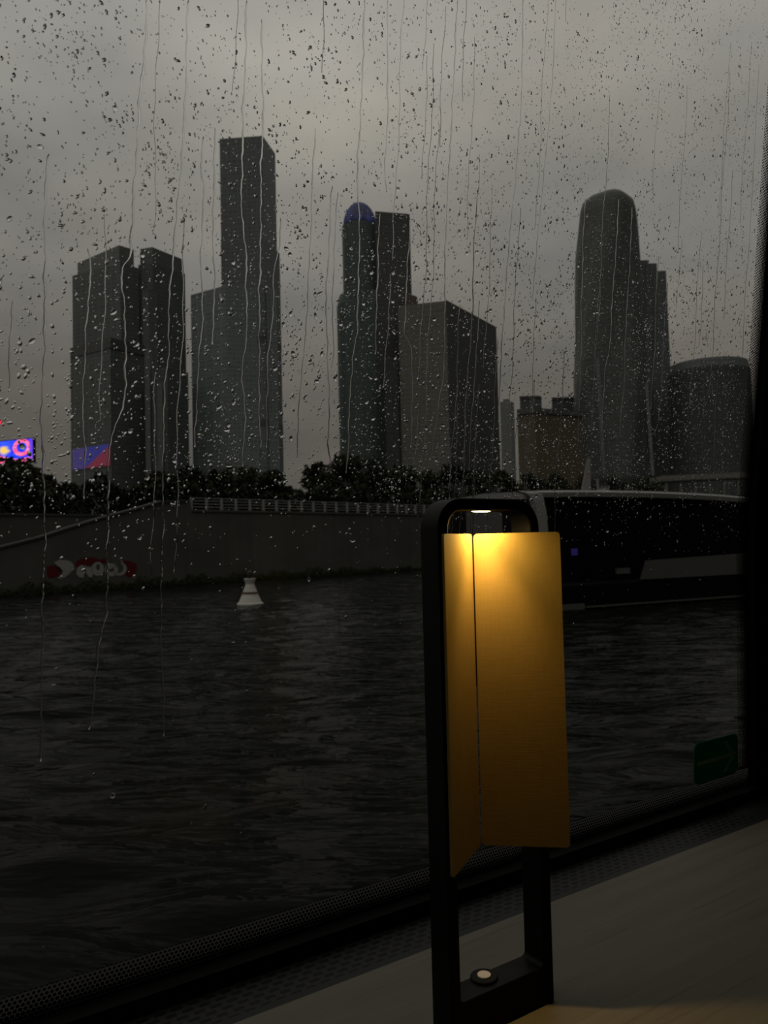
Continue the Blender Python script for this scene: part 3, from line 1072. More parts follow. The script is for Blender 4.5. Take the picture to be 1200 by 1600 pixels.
def build_graffiti():
    Mw = plain('white_spray_paint', (0.30, 0.30, 0.29), 0.7, 0.2, 0.25, 6)
    Mr = plain('red_spray_paint', (0.10, 0.008, 0.008), 0.7, 0.2, 0.4, 3)
    Mk = plain('black_spray_paint', (0.012, 0.012, 0.012), 0.7, 0.2, 0.2, 3)
    o = thing('graffiti', 'white and red bubble graffiti at the foot of the embankment wall', 'graffiti', on_quay(146, 905))
    def P(c, off):
        return on_quay(60 + c[0] / 7.06, 860 + c[1] / 7.06, -off)
    def patch(name, m, polys, d0):
        mb = MB()
        for p in polys:
            mb.prism([P(c, d0 + 0.01) for c in p], [P(c, d0) for c in p])
        return mb.obj(name, m, o)
    def ring(c, r, h, n=22, a0=0, a1=2 * math.pi):
        """a thick loop as quads"""
        q = []
        A = np.linspace(a0, a1, n)
        for i in range(n - 1):
            a, b = A[i], A[i + 1]
            q.append([(c[0] + r[0] * math.cos(a), c[1] + r[1] * math.sin(a)), (c[0] + r[0] * math.cos(b), c[1] + r[1] * math.sin(b)),
                      (h[0] + h[2] * math.cos(b), h[1] + h[3] * math.sin(b)), (h[0] + h[2] * math.cos(a), h[1] + h[3] * math.sin(a))])
        return q
    # red shadows first
    patch('red_paint', Mr, [[(400, 160), (440, 105), (510, 80), (600, 75), (660, 100), (740, 90), (760, 130), (690, 150), (600, 150), (520, 180), (430, 195)]], 0.004)
    patch('red_paint', Mr, [[(930, 110), (1000, 115), (1080, 150), (1085, 220), (1060, 280), (1000, 300), (960, 270), (985, 200)]], 0.004)
    patch('red_paint', Mr, [[(90, 180), (150, 160), (210, 200), (245, 250), (220, 290), (120, 310), (95, 270)]], 0.004)
    patch('black_paint', Mk, [[(170, 160), (230, 165), (275, 210), (265, 245), (235, 235), (205, 195)]], 0.006)
    d = 0.02
    patch('letter', Mw, [[(175, 130), (230, 104), (300, 106), (362, 124), (392, 165), (388, 196), (415, 192), (372, 226), (335, 262), (300, 292), (250, 312), (205, 304), (258, 270), (272, 232), (246, 192), (205, 168)]], d)
    patch('letter', Mw, [[(432, 190), (468, 162), (506, 168), (513, 230), (498, 302), (440, 292), (416, 250)]], d)
    patch('letter', Mw, [[(516, 150), (536, 182), (592, 186), (604, 240), (594, 296), (556, 292), (528, 250)]], d)
    patch('letter', Mw, ring((655, 205), (68, 78), (658, 185, 20, 34)), d)
    patch('letter', Mw, ring((805, 215), (72, 72), (800, 215, 38, 24)) + [[(745, 200), (860, 170), (862, 186), (750, 218)]], d)
    patch('letter', Mw, ring((890, 200), (84, 80), (880, 195, 58, 56), 18, -1.15, 2.3) + [[(885, 75), (905, 95), (970, 165), (945, 165)]], d)
build_graffiti()

# ------------------------------------------------------------------ buoy
def build_buoy():
    p = at_z(391, 945, 0.0)
    sc = p[1] / F                                 # metres per picture pixel at that distance
    Mb = plain('white_buoy_paint', (0.50, 0.49, 0.45), 0.5, 0.3, 0.2, 4)
    Mr = plain('rusty_band', (0.12, 0.07, 0.05), 0.7, 0.2, 0.3, 5)
    Md = plain('dark_lantern', (0.02, 0.022, 0.018), 0.5, 0.3, 0.1, 5)
    t = thing('buoy', 'white cone-shaped river buoy floating before the embankment', 'buoy', p)
    def ring(r, z, n=24):
        return [p + np.array([r * sc * math.cos(a), r * sc * math.sin(a), z * sc]) for a in np.linspace(0, 2 * math.pi, n, endpoint=False)]
    MB().rings([ring(17, -6), ring(20.5, -1), ring(20.5, 2.5), ring(18, 4), ring(13.5, 14), ring(9.5, 24), ring(6.6, 32)]).obj('body', Mb, t, smooth=False)
    MB().rings([ring(6.4, 31), ring(7.0, 34), ring(9.0, 39.5), ring(9.0, 41)]).obj('top_cone', Mb, t)
    MB().rings([ring(12.6, 17), ring(12.9, 17.2), ring(11.6, 20.4), ring(11.3, 20.2)]).obj('band', Mr, t)
    MB().rings([ring(3.6, 41), ring(3.6, 46), ring(5, 47), ring(4.2, 51), ring(1.5, 53)]).obj('lantern', Md, t)
build_buoy()

# ------------------------------------------------------------------ trees of the park
def mk_leaf(name, c):
    t = NT(name)
    r = t.n('ShaderNodeTexWhiteNoise')
    f = t.noise(t.pos(), 0.7, 3, 0.6)
    c = np.array(c)
    col = t.mix(t.maprange(f, 0.3, 0.7), (*(c * 0.55), 1), (*(c * 1.45), 1))
    t.bsdf(**{'Base Color': col, 'Roughness': 0.7, 'Specular IOR Level': 0.15})
    return t.m
M_leaf = [mk_leaf('dark_foliage', (0.030, 0.038, 0.016)), mk_leaf('olive_foliage', (0.038, 0.042, 0.018)), mk_leaf('deep_foliage', (0.024, 0.032, 0.016))]
M_bark = plain('wet_bark', (0.03, 0.026, 0.02), 0.9, 0.1, 0.2, 3)

def build_tree(px, hw, py, off, label, mi, seed):
    g = np.random.default_rng(seed)
    top = on_quay(px, py, off)
    sc = top[1] / F
    R = hw * sc * 1.2
    zg = Z_Q - 0.1
    H = top[2] - zg
    b = np.array([top[0], top[1], zg])
    t = thing('park_tree', label, 'tree', b, 'trees of the park on the embankment')
    m = MB()
    m.tube(b, b + np.array([0, 0, H * 0.55]), 0.14 + 0.02 * H, 8)
    for i in range(4):
        a = i * 1.7 + seed
        m.tube(b + np.array([0, 0, H * (0.3 + 0.07 * i)]), b + np.array([math.cos(a) * R * 0.5, math.sin(a) * R * 0.5, H * 0.72]), 0.07, 6)
    m.obj('trunk', M_bark, t)
    # crown: overlapping leaf clumps
    vs, fs = [], []
    clumps = []
    for i in range(26):
        a = g.uniform(0, 6.28)
        rr = R * math.sqrt(g.uniform(0, 1)) * 0.85
        z = g.uniform(0.06, 0.84)
        rr *= np.interp(z, [0.1, 0.5, 0.9], [1.0, 1.0, 0.45])
        clumps.append((b + np.array([math.cos(a) * rr, math.sin(a) * rr, z * H]), g.uniform(0.24, 0.42) * R))
    clumps.append((b + np.array([0, 0, H - 0.3 * R]), 0.3 * R))
    n_leaf = 4200
    for i in range(n_leaf):
        c, cr = clumps[g.integers(len(clumps))]
        d = g.normal(size=3)
        d /= np.linalg.norm(d)
        p = c + d * cr * g.uniform(0.2, 1.0) ** 0.8 * 1.25 * np.array([1, 1, 0.85])
        if p[2] > b[2] + H * 1.01 or p[2] < b[2] + 0.1:
            continue
        s = g.uniform(0.16, 0.36)
        d1 = g.normal(size=3)
        d1 /= np.linalg.norm(d1)
        d2 = np.cross(d1, g.normal(size=3))
        d2 /= np.linalg.norm(d2)
        n = len(vs)
        vs += [p - d1 * s, p + d2 * s * 0.6, p + d1 * s, p - d2 * s * 0.6]
        fs.append((n, n + 1, n + 2, n + 3))
    obj('crown', vs, fs, M_leaf[mi], t)

TREES = [
    (-30, 55, 708, 9, 'dark bushy tree under the glowing billboard, partly out of the picture'),
    (28, 48, 716, 8, 'broad dark tree directly below the billboard corner'),
    (74, 28, 742, 10, 'small dark tree between the billboard and the twin tower'),
    (222, 24, 757, 12, 'low bush at the foot of the twin tower beside its painted reflection'),
    (254, 30, 737, 10, 'dark tree below the twin tower wing nearer the slab tower'),
    (298, 34, 729, 9, 'dark tree below the gap between twin tower and slab annex'),
    (340, 36, 733, 11, 'dark tree below the slab tower annex'),
    (384, 38, 727, 9, 'dark tree below the middle of the tall slab tower'),
    (428, 28, 734, 12, 'dark tree below the shaded corner of the tall slab tower'),
    (498, 26, 720, 10, 'dark tree by the open sky gap between slab tower and domed tower'),
    (535, 38, 705, 9, 'tallest round tree below the domed tower'),
    (580, 36, 713, 11, 'round tree below the flat roofed side of the domed tower'),
    (622, 32, 727, 9, 'dark tree below the domed tower side of the broad office block'),
    (664, 28, 734, 12, 'low tree below the middle of the pale face of the broad office block'),
    (702, 34, 722, 10, 'dark tree below the corner of the broad office block'),
    (745, 34, 729, 9, 'dark tree below the sloping face of the broad office block'),
    (784, 24, 734, 12, 'low tree below the pale distant block'),
    (824, 26, 738, 10, 'dark tree before the brown house, nearer the pale distant block'),
    (868, 28, 737, 12, 'dark tree before the brown house, nearer the twisted tower'),
    (912, 26, 741, 10, 'dark tree below the twisted tower, nearer the brown house'),
    (958, 28, 743, 12, 'dark tree below the twisted tower centre'),
    (1004, 28, 745, 10, 'dark tree below the twisted tower, nearer the round block'),
]
build_undergrowth()
for i, (px, hw, py, off, lab) in enumerate(TREES):
    build_tree(px, hw, py, (12.8, 18.4, 24.0, 29.6)[i % 4], lab, i % 3, 100 + i)

# ================================================================== TOWERS
M_f_slab = facade('grey_glass_curtain_wall', (0.167, 0.189, 0.191), 0.6)
M_f_slab2 = facade('pale_glass_curtain_wall', (0.207, 0.238, 0.239), 0.62)
M_f_twin = facade('green_grey_curtain_wall', (0.135, 0.152, 0.146), 0.6)
M_f_twin2 = facade('light_grey_crown_panels', (0.157, 0.167, 0.162), 0.75, 6, 5)
M_f_dome = facade('dark_green_curtain_wall', (0.098, 0.127, 0.121), 0.6)
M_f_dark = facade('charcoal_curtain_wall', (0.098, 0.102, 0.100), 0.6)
M_f_stone = facade('grey_stone_facade', (0.176, 0.175, 0.156), 0.65, 4.2, 3)
M_f_twist = facade('slate_curtain_wall', (0.109, 0.117, 0.112), 0.6)
M_f_blue = facade('blue_grey_curtain_wall', (0.137, 0.155, 0.157), 0.65)
M_f_round = facade('round_glass_wall', (0.071, 0.080, 0.076), 0.65)
M_f_pale = facade('pale_distant_facade', (0.221, 0.230, 0.230), 0.75)
M_f_brown = facade('brown_brick_facade', (0.130, 0.108, 0.082), 0.75, 3.4, 3)
M_f_red = plain('dull_red_panels', (0.16, 0.12, 0.11), 0.7, 0.2, 0.2, 0.1)
GZ = 1.0                                           # street level at the towers

def corner_box(near, left, right, Y, z0=GZ, ztop=None):
    """footprint of a flat-roofed block from the sight lines of three roof corners"""
    c = at_y(near[0], near[1], Y)
    z = c[2]
    l = at_z(left[0], left[1], z)
    r = at_z(right[0], right[1], z)
    b = l + r - c
    fp = [l, c, r, b]
    return [np.array([p[0], p[1], z0]) for p in fp], fp

def block(name, near, left, right, Y, mat, par, z0=GZ, roof=True):
    bs, tp = corner_box(near, left, right, Y, z0)
    m = MB().prism(bs, tp)
    return m.obj(name, mat, par)

def ring_xy(c, rx, ry, z, n=40, rot=0.0):
    return [np.array([c[0] + rx * math.cos(a + rot), c[1] + ry * math.sin(a + rot), z]) for a in np.linspace(0, 2 * math.pi, n, endpoint=False)]

def build_towers():
    Y = 700.0
    # --- notched twin tower
    b = at_y(190, 760, Y)
    t = thing('twin_tower', 'grey twin office tower with notched crown and a painted billboard reflection on its base', 'building', (b[0], b[1], GZ))
    block('tower_wing', (188, 411), (113, 431), (216, 419), Y, M_f_twin, t)
    block('tower_wing', (238, 411), (216, 414), (289, 428), Y + 14, M_f_twin, t)
    block('crown', (186, 383), (121, 411), (209, 390), Y + 3, M_f_twin2, t, z0=at_y(186, 420, Y)[2])
    block('crown', (238, 386), (219, 389), (285, 405), Y + 17, M_f_twin2, t, z0=at_y(238, 420, Y)[2])
    block('stair_core', (232, 452), (222, 454), (246, 456), Y + 8, M_f_twin2, t)
    block('lower_wing', (172, 528), (110, 545), (226, 541), Y - 25, M_f_twin, t)
    block('lower_wing', (262, 574), (232, 579), (294, 583), Y - 20, M_f_twin, t)
    for px in (227, 246):
        q0, q1 = at_y(px + 1, 748, Y - 38), at_y(px, 545 if px < 240 else 600, Y - 34)
        q1 = np.array([q0[0], q0[1], q1[2]])
        q0 = np.array([q0[0], q0[1], GZ])
        MB().box(q0, (4.5, 0, 0), (0, 6, 0), q1 - q0).obj('facade_fin', M_f_twin2, t)
    # band under the lower wing's roof
    bs, tp = corner_box((172, 528), (109.6, 545), (226.5, 541), Y - 26)
    zt = tp[0][2]
    MB().prism([np.array([p[0], p[1], zt - 9]) for p in tp], [np.array([p[0], p[1], zt + 0.5]) for p in tp]).obj('roof_band', M_f_dark, t)
    # billboard reflection low on the west face, painted as a glowing sheet
    sm = mk_lit_image('facade_reflection_glow', 2)
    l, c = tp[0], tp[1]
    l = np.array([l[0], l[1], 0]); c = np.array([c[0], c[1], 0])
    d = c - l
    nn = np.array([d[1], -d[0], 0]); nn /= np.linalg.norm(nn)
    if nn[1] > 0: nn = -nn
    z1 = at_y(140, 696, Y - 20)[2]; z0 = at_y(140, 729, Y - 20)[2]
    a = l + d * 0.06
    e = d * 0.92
    refl = lit_quad('glow_panel', a + nn * 0.8, e, z0, z1, nn, sm, t)
    refl['label'] = 'dim blue and red billboard reflection painted as a glow'
    # --- tall slab tower
    b = at_y(390, 760, Y)
    t = thing('slab_tower', 'tallest slim slab tower with a low annex at its side', 'building', (b[0], b[1], GZ))
    block('shaft', (410.5, 212), (343, 217), (430, 240), Y, M_f_slab, t)
    block('lower_shaft', (412, 374), (345, 377), (437, 396), Y - 2, M_f_slab, t)
    block('annex', (352, 446), (298, 461), (432, 452), Y - 10, M_f_slab2, t)
    # plant floors: darker belts
    bs, tp = corner_box((412, 374), (345, 377), (437, 396), Y - 2)
    cen = sum(tp) / 4
    for py in (524, 655):
        z = at_y(412, py, Y - 2)[2]
        ring = [cen + (p - cen) * 1.008 for p in tp]
        MB().prism([np.array([p[0], p[1], z - 7]) for p in ring], [np.array([p[0], p[1], z]) for p in ring]).obj('plant_floor', M_f_dark, t)
    # --- domed tower
    b = at_y(580, 760, Y)
    t = thing('domed_tower', 'dark green tower with a rounded blue-lit top beside a flat roof', 'building', (b[0], b[1], GZ))
    c = at_y(566, 520, Y + 15)
    sc = (Y + 15) / F
    R = 28.5 * sc
    z_sh = at_y(566, 345, Y)[2]
    z_top = at_y(566, 306, Y)[2]
    MB().rings([ring_xy(c, R, R, GZ), ring_xy(c, R, R, z_sh)]).obj('round_shaft', M_f_dome, t)
    rings = []
    for k in range(9):
        a = 0.5 * math.pi * k / 8
        rings.append(ring_xy(c, R * max(0.02, math.cos(a)) * 0.93, R * max(0.02, math.cos(a)) * 0.93, z_sh + (z_top - z_sh) * math.sin(a)))
    tm = NT('blue_lit_dome')
    cell = tm.noise(tm.mapping(tm.pos(), (0.12, 0.12, 0.12)), 1.0, 3, 0.7)
    e = tm.n('ShaderNodeEmission', Color=(0.10, 0.11, 0.55, 1))
    tm.set(e.inputs['Strength'], tm.maprange(cell, 0.45, 0.75, 0.02, 0.16))
    df = tm.n('ShaderNodeBsdfDiffuse', Color=(0.12, 0.13, 0.17, 1))
    ad = tm.n('ShaderNodeAddShader')
    tm.t.links.new(e.outputs[0], ad.inputs[0]); tm.t.links.new(df.outputs[0], ad.inputs[1])
    tm.surf(ad.outputs[0])
    o = MB().rings(rings).obj('dome', tm.m, t, smooth=True)
    o['label'] = 'rounded blue-lit tower top'
    block('flat_shaft', (636, 334), (586, 330), (640, 335), Y + 6, M_f_dark, t)
    c2 = at_y(574, 600, Y + 20)
    R2 = 46 * sc
    z2 = at_y(560, 470, Y)[2]; z3 = at_y(560, 452, Y)[2]
    MB().rings([ring_xy(c2, R2, R2 * 0.8, GZ), ring_xy(c2, R2, R2 * 0.8, z2), ring_xy(c2, R2 * 0.9, R2 * 0.72, z3)]).obj('lower_shaft', M_f_dome, t)
    block('stair_core', (620, 560), (600, 558), (623, 561), Y - 30, M_f_dark, t)
    block('shoulder', (648, 462), (632, 458), (652, 464), Y + 2, M_f_red, t)
    # --- broad office block
    b = at_y(700, 760, Y)
    t = thing('office_block', 'broad office block with a pale front and a dark receding side', 'building', (b[0], b[1], GZ))
    bs, tp = corner_box((696, 470), (622, 478), (774, 512), Y - 40)
    m = MB().prism(bs, tp)
    o = m.obj('body', M_f_stone, t)
    # the east front is a separate slab in a darker facade
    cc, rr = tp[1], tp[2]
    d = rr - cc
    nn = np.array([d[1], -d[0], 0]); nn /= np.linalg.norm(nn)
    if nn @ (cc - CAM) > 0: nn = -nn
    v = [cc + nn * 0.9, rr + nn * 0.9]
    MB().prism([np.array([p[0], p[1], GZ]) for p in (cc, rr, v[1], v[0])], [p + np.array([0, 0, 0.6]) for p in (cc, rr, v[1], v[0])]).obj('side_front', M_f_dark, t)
    # --- pale distant block
    b = at_y(791, 750, 1000)
    t = thing('distant_block', 'pale slim distant block between broad office block and brown house', 'building', (b[0], b[1], GZ))
    block('body', (798, 627), (781, 628), (803, 629), 1000, M_f_pale, t)
    block('roof_cabin', (794, 623), (786, 624), (796, 624), 1004, M_f_pale, t, z0=at_y(794, 630, 1000)[2])
    # --- brown house with two grey heads
    b = at_y(856, 750, 620)
    t = thing('brown_house', 'low brown brick house with a dark roof before the twisted tower', 'building', (b[0], b[1], GZ))
    block('body', (836, 642), (808, 645), (910, 648), 600, M_f_brown, t)
    block('roof_band', (836, 637), (807.5, 640), (911, 643), 599, M_f_dark, t, z0=at_y(836, 645, 599)[2])
    for nm, n_, l_, r_, lab in (('west', (842, 619), (812, 620), (846, 621), 'grey block rising behind the brown house, nearer the pale distant block'),
                                ('east', (896, 621), (862, 622), (900, 623), 'grey block rising behind the brown house, nearer the twisted tower')):
        b = at_y(n_[0], 750, 760)
        t = thing('grey_block', lab, 'building', (b[0], b[1], GZ))
        block('body', n_, l_, r_, 760, M_f_blue, t)
        block('parapet', (n_[0] + 0.3, n_[1] - 1), (l_[0] - 0.3, l_[1] - 1), (r_[0] + 0.3, r_[1] - 1), 759, M_f_dark, t, z0=at_y(n_[0], n_[1] + 3, 759)[2])
    # --- twisted tower
    b = at_y(952, 760, Y)
    t = thing('twisted_tower', 'tall twisted rounded tower with vertical ribs', 'building', (b[0], b[1], GZ))
    prof = [(312, 917, 983), (318, 912, 988), (330, 909, 991), (345, 908, 992.5), (400, 903, 995), (470, 901, 998), (540, 899.5, 1001), (600, 895, 1004), (660, 893.5, 1008), (760, 892, 1014)]
    rings = []
    n = 64
    sc = (Y + 22) / F
    prof = prof[::-1]
    pys = np.array([p[0] for p in prof]); 
    yy = np.linspace(760, 345, 36).tolist() + [336, 330, 324, 318, 313, 309.5, 307.5]
    for k, py in enumerate(yy):
        l = np.interp(py, pys[::-1], [p[1] for p in prof][::-1])
        r = np.interp(py, pys[::-1], [p[2] for p in prof][::-1])
        if py < 313:
            s_ = np.interp(py, [307.5, 309.5, 313], [0.74, 0.90, 1.0])
            c_ = (l + r) / 2
            l, r = c_ + (l - c_) * s_, c_ + (r - c_) * s_
        c = at_y((l + r) / 2, py, Y + 22)
        tw = 0.9 + (760 - py) / 450 * 1.5
        pr = []
        for i in range(n):
            a = 2 * math.pi * i / n
            sq = 1.0 / (abs(math.cos(a - tw)) ** 3.2 + abs(math.sin(a - tw)) ** 3.2) ** (1 / 3.2)
            rb = 1 + 0.012 * math.cos(16 * (a - tw))
            ra = (r - l) / 2 * sc * 0.93 * sq * rb
            pr.append(np.array([c[0] + ra * math.cos(a), c[1] + ra * math.sin(a), max(c[2], GZ)]))
        rings.append(pr)
    MB().rings(rings).obj('shaft', M_f_twist, t, smooth=True)
    for px, pt in ((936, 560), (1012, 600)):
        q0, q1 = at_y(px + 8, 742, Y - 42), at_y(px - 2, pt, Y - 20)
        MB().tube(q0, q1, 1.6, 8).obj('fin', M_f_blue, t)
    # --- stepped tower behind it
    b = at_y(1024, 760, Y + 60)
    t = thing('stepped_tower', 'blue-grey tower with a stepped top behind the twisted tower', 'building', (b[0], b[1], GZ))
    for k, (l, r, top) in enumerate(((985, 1013, 407), (1008, 1026, 412), (1020, 1040, 424))):
        q = [at_y(l, top, Y + 60), at_y(r, top, Y + 60)]
        q0 = [at_y(l - 3, 760, Y + 60), at_y(r + 16 if k == 2 else r + 5 + 3 * k, 760, Y + 60)]
        dp = np.array([0.15, 1, 0]) * 34
        bs = [np.array([q0[0][0], q0[0][1], GZ]), np.array([q0[1][0], q0[1][1], GZ])]
        bs += [bs[1] + dp, bs[0] + dp]
        tp = [q[0], np.array([q[1][0], q[1][1], q[0][2]])]
        tp += [tp[1] + dp, tp[0] + dp]
        sh = np.array([0, -0.6 * k, 0])
        MB().prism([p + sh for p in bs], [p + sh for p in tp]).obj('shaft', M_f_blue, t)
    # --- round block
    Yr = 660.0
    b = at_y(1107, 760, Yr)
    t = thing('round_block', 'low round glass block with a paler roof ring', 'building', (b[0], b[1], GZ))
    c = at_y(1107, 600, Yr + 34)
    sc = (Yr + 34) / F
    R = 61 * sc
    ztp = at_y(1107, 557, Yr)[2]
    zbd = at_y(1107, 571, Yr)[2]
    MB().rings([ring_xy(c, R * 1.01, R, GZ), ring_xy(c, R, R, zbd)]).obj('body', M_f_round, t)
    MB().rings([ring_xy(c, R * 0.985, R * 0.985, zbd), ring_xy(c, R * 0.95, R * 0.95, ztp)]).obj('roof_ring', M_f_blue, t)
    # --- low bridge / pavilion by the far bank
    b = at_y(1095, 752, 300)
    t = thing('pavilion', 'low grey pavilion roof by the round block foot', 'pavilion', (b[0], b[1], GZ))
    a0, a1 = at_y(1035, 752, 300), at_y(1185, 745, 300)
    d = a1 - a0
    MB().box(a0, d, np.array([0, 14, 0]), (0, 0, 2.2)).obj('roof', M_f_stone, t)
    for k in range(7):
        q = a0 + d * (0.04 + 0.15 * k)
        MB().box(np.array([q[0], q[1] + 1, GZ]), (0.9, 0, 0), (0, 0.9, 0), (0, 0, q[2] - GZ)).obj('column', M_f_stone, t)

# ------------------------------------------------------------------ lit billboard and painted facade reflection
def mk_lit_image(name, style):
    t = NT(name)
    x, y, _ = t.xyz(t.tc('UV'))
    nz = t.noise(t.tc('UV'), 5.0, 3, 0.6)
    blue = (0.012, 0.035, 0.85, 1)
    pink = (0.95, 0.05, 0.20, 1)
    if style == 1:
        # blue field, pink wave rising to a curl, yellow patch
        wave = t.math('ADD', t.math('MULTIPLY', t.math('SINE', t.math('MULTIPLY_ADD', x, 9.0, 3.4)), 0.16), t.math('MULTIPLY_ADD', nz, 0.25, 0.16))
        below = t.math('LESS_THAN', y, wave)
        dx = t.math('SUBTRACT', x, 0.885)
        dy = t.math('MULTIPLY', t.math('SUBTRACT', y, 0.64), 0.28)
        r = t.math('SQRT', t.math('ADD', t.math('MULTIPLY', dx, dx), t.math('MULTIPLY', dy, dy)))
        rg = t.math('LESS_THAN', t.math('ABSOLUTE', t.math('SUBTRACT', r, 0.085)), 0.024)
        mk = t.math('MAXIMUM', below, rg)
        pk = t.mix(t.maprange(nz, 0.35, 0.65), pink, (1.0, 0.28, 0.55, 1))
        c = t.mix(mk, t.mix(t.maprange(nz, 0.4, 0.7), blue, (0.05, 0.12, 1.0, 1)), pk)
        ex = t.math('SUBTRACT', x, 0.67)
        ey = t.math('MULTIPLY', t.math('SUBTRACT', y, 0.58), 0.3)
        er = t.math('SQRT', t.math('ADD', t.math('MULTIPLY', ex, ex), t.math('MULTIPLY', ey, ey)))
        c = t.mix(t.maprange(t.math('ADD', er, t.math('MULTIPLY', nz, 0.1)), 0.08, 0.13, 1.0, 0.0), c, (1.0, 0.62, 0.10, 1))
        c = t.mix(t.math('MULTIPLY', t.math('GREATER_THAN', x, 0.975), 0.8), c, (0.15, 0.05, 0.8, 1))
        st = 1.25
    else:  # mirror image of the billboard in facade glass, painted as emission
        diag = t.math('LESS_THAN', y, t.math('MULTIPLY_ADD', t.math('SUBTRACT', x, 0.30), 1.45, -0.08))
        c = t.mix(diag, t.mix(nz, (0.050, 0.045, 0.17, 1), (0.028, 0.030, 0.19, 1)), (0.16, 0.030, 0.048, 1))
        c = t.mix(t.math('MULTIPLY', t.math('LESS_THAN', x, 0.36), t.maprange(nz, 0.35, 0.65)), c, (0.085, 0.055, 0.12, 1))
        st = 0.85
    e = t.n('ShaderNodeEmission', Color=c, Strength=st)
    return t.surf(e.outputs[0])

def lit_quad(name, a, e, z0, z1, nn, m, par):
    """a thin lit panel standing on the plan vector e from a, between two heights"""
    off = np.array(par.location)
    me = bpy.data.meshes.new(name)
    A = np.array([a[0], a[1], z0]) - off
    E_ = np.array([e[0], e[1], 0])
    Z = np.array([0, 0, z1 - z0])
    t = -nn * 0.4
    P = [A, A + E_, A + E_ + Z, A + Z]
    Q = [p + t for p in P]
    me.from_pydata([tuple(p) for p in P + Q], [], [(0, 1, 2, 3), (7, 6, 5, 4), (0, 4, 5, 1), (1, 5, 6, 2), (2, 6, 7, 3), (3, 7, 4, 0)])
    uv = me.uv_layers.new(name='UVMap')
    co = [(0, 0), (1, 0), (1, 1), (0, 1)] * 2
    for l in me.loops:
        uv.data[l.index].uv = co[l.vertex_index]
    return link(name, me, m, par)

build_towers()

def build_billboard():
    Yb = 180.0
    a = at_y(-75, 720, Yb + 4)
    b = at_y(49, 720, Yb - 6)
    zt = at_y(49, 685, Yb - 6)[2]
    z0 = b[2]
    t = thing('billboard', 'bright blue and pink lit billboard above the trees', 'billboard', ((a[0] + b[0]) / 2, (a[1] + b[1]) / 2, GZ))
    d = b - a
    d[2] = 0
    nn = np.array([d[1], -d[0], 0]); nn /= np.linalg.norm(nn)
    if nn[1] > 0: nn = -nn
    lit_quad('glow_panel', a, d, z0, zt, nn, mk_lit_image('billboard_screen', 1), t)
    m = MB()
    A = np.array([a[0], a[1], z0]) - nn * 0.5
    m.box(A - np.array([0, 0, 0.25]), d, -nn * 0.8, (0, 0, zt - z0 + 0.5))
    m.obj('casing', M_dark_trim, t)
    for k in (0.3, 0.75):
        q = a + d * k - nn * 0.9
        MB().box(np.array([q[0], q[1], GZ]), (0.5, 0, 0), (0, 0.5, 0), (0, 0, z0 - GZ)).obj('post', M_dark_trim, t)
    # small red sign further up, cut by the picture edge
    p = at_y(-4, 663, 181)
    s = thing('red_sign', 'small red lit sign above the billboard', 'sign', (p[0], p[1] + 0.6, zt))
    MB().box(p - np.array([0.6, 0, 0]), (1.5, 0, 0), (0, 0.2, 0), (0, 0, 1.1)).obj('lit_face', mk_emit('red_light', (0.9, 0.06, 0.10), 0.9), s)
    MB().box(np.array([p[0] - 0.5, p[1] + 0.5, zt + 0.3]), (0.2, 0, 0), (0, 0.2, 0), (0, 0, p[2] - zt + 0.4)).obj('post', M_dark_trim, s)
    MB().box(np.array([p[0] - 0.6, p[1] + 0.2, p[2]]), (1.5, 0, 0), (0, 0.3, 0), (0, 0, 1.1)).obj('casing', M_dark_trim, s)
build_billboard()

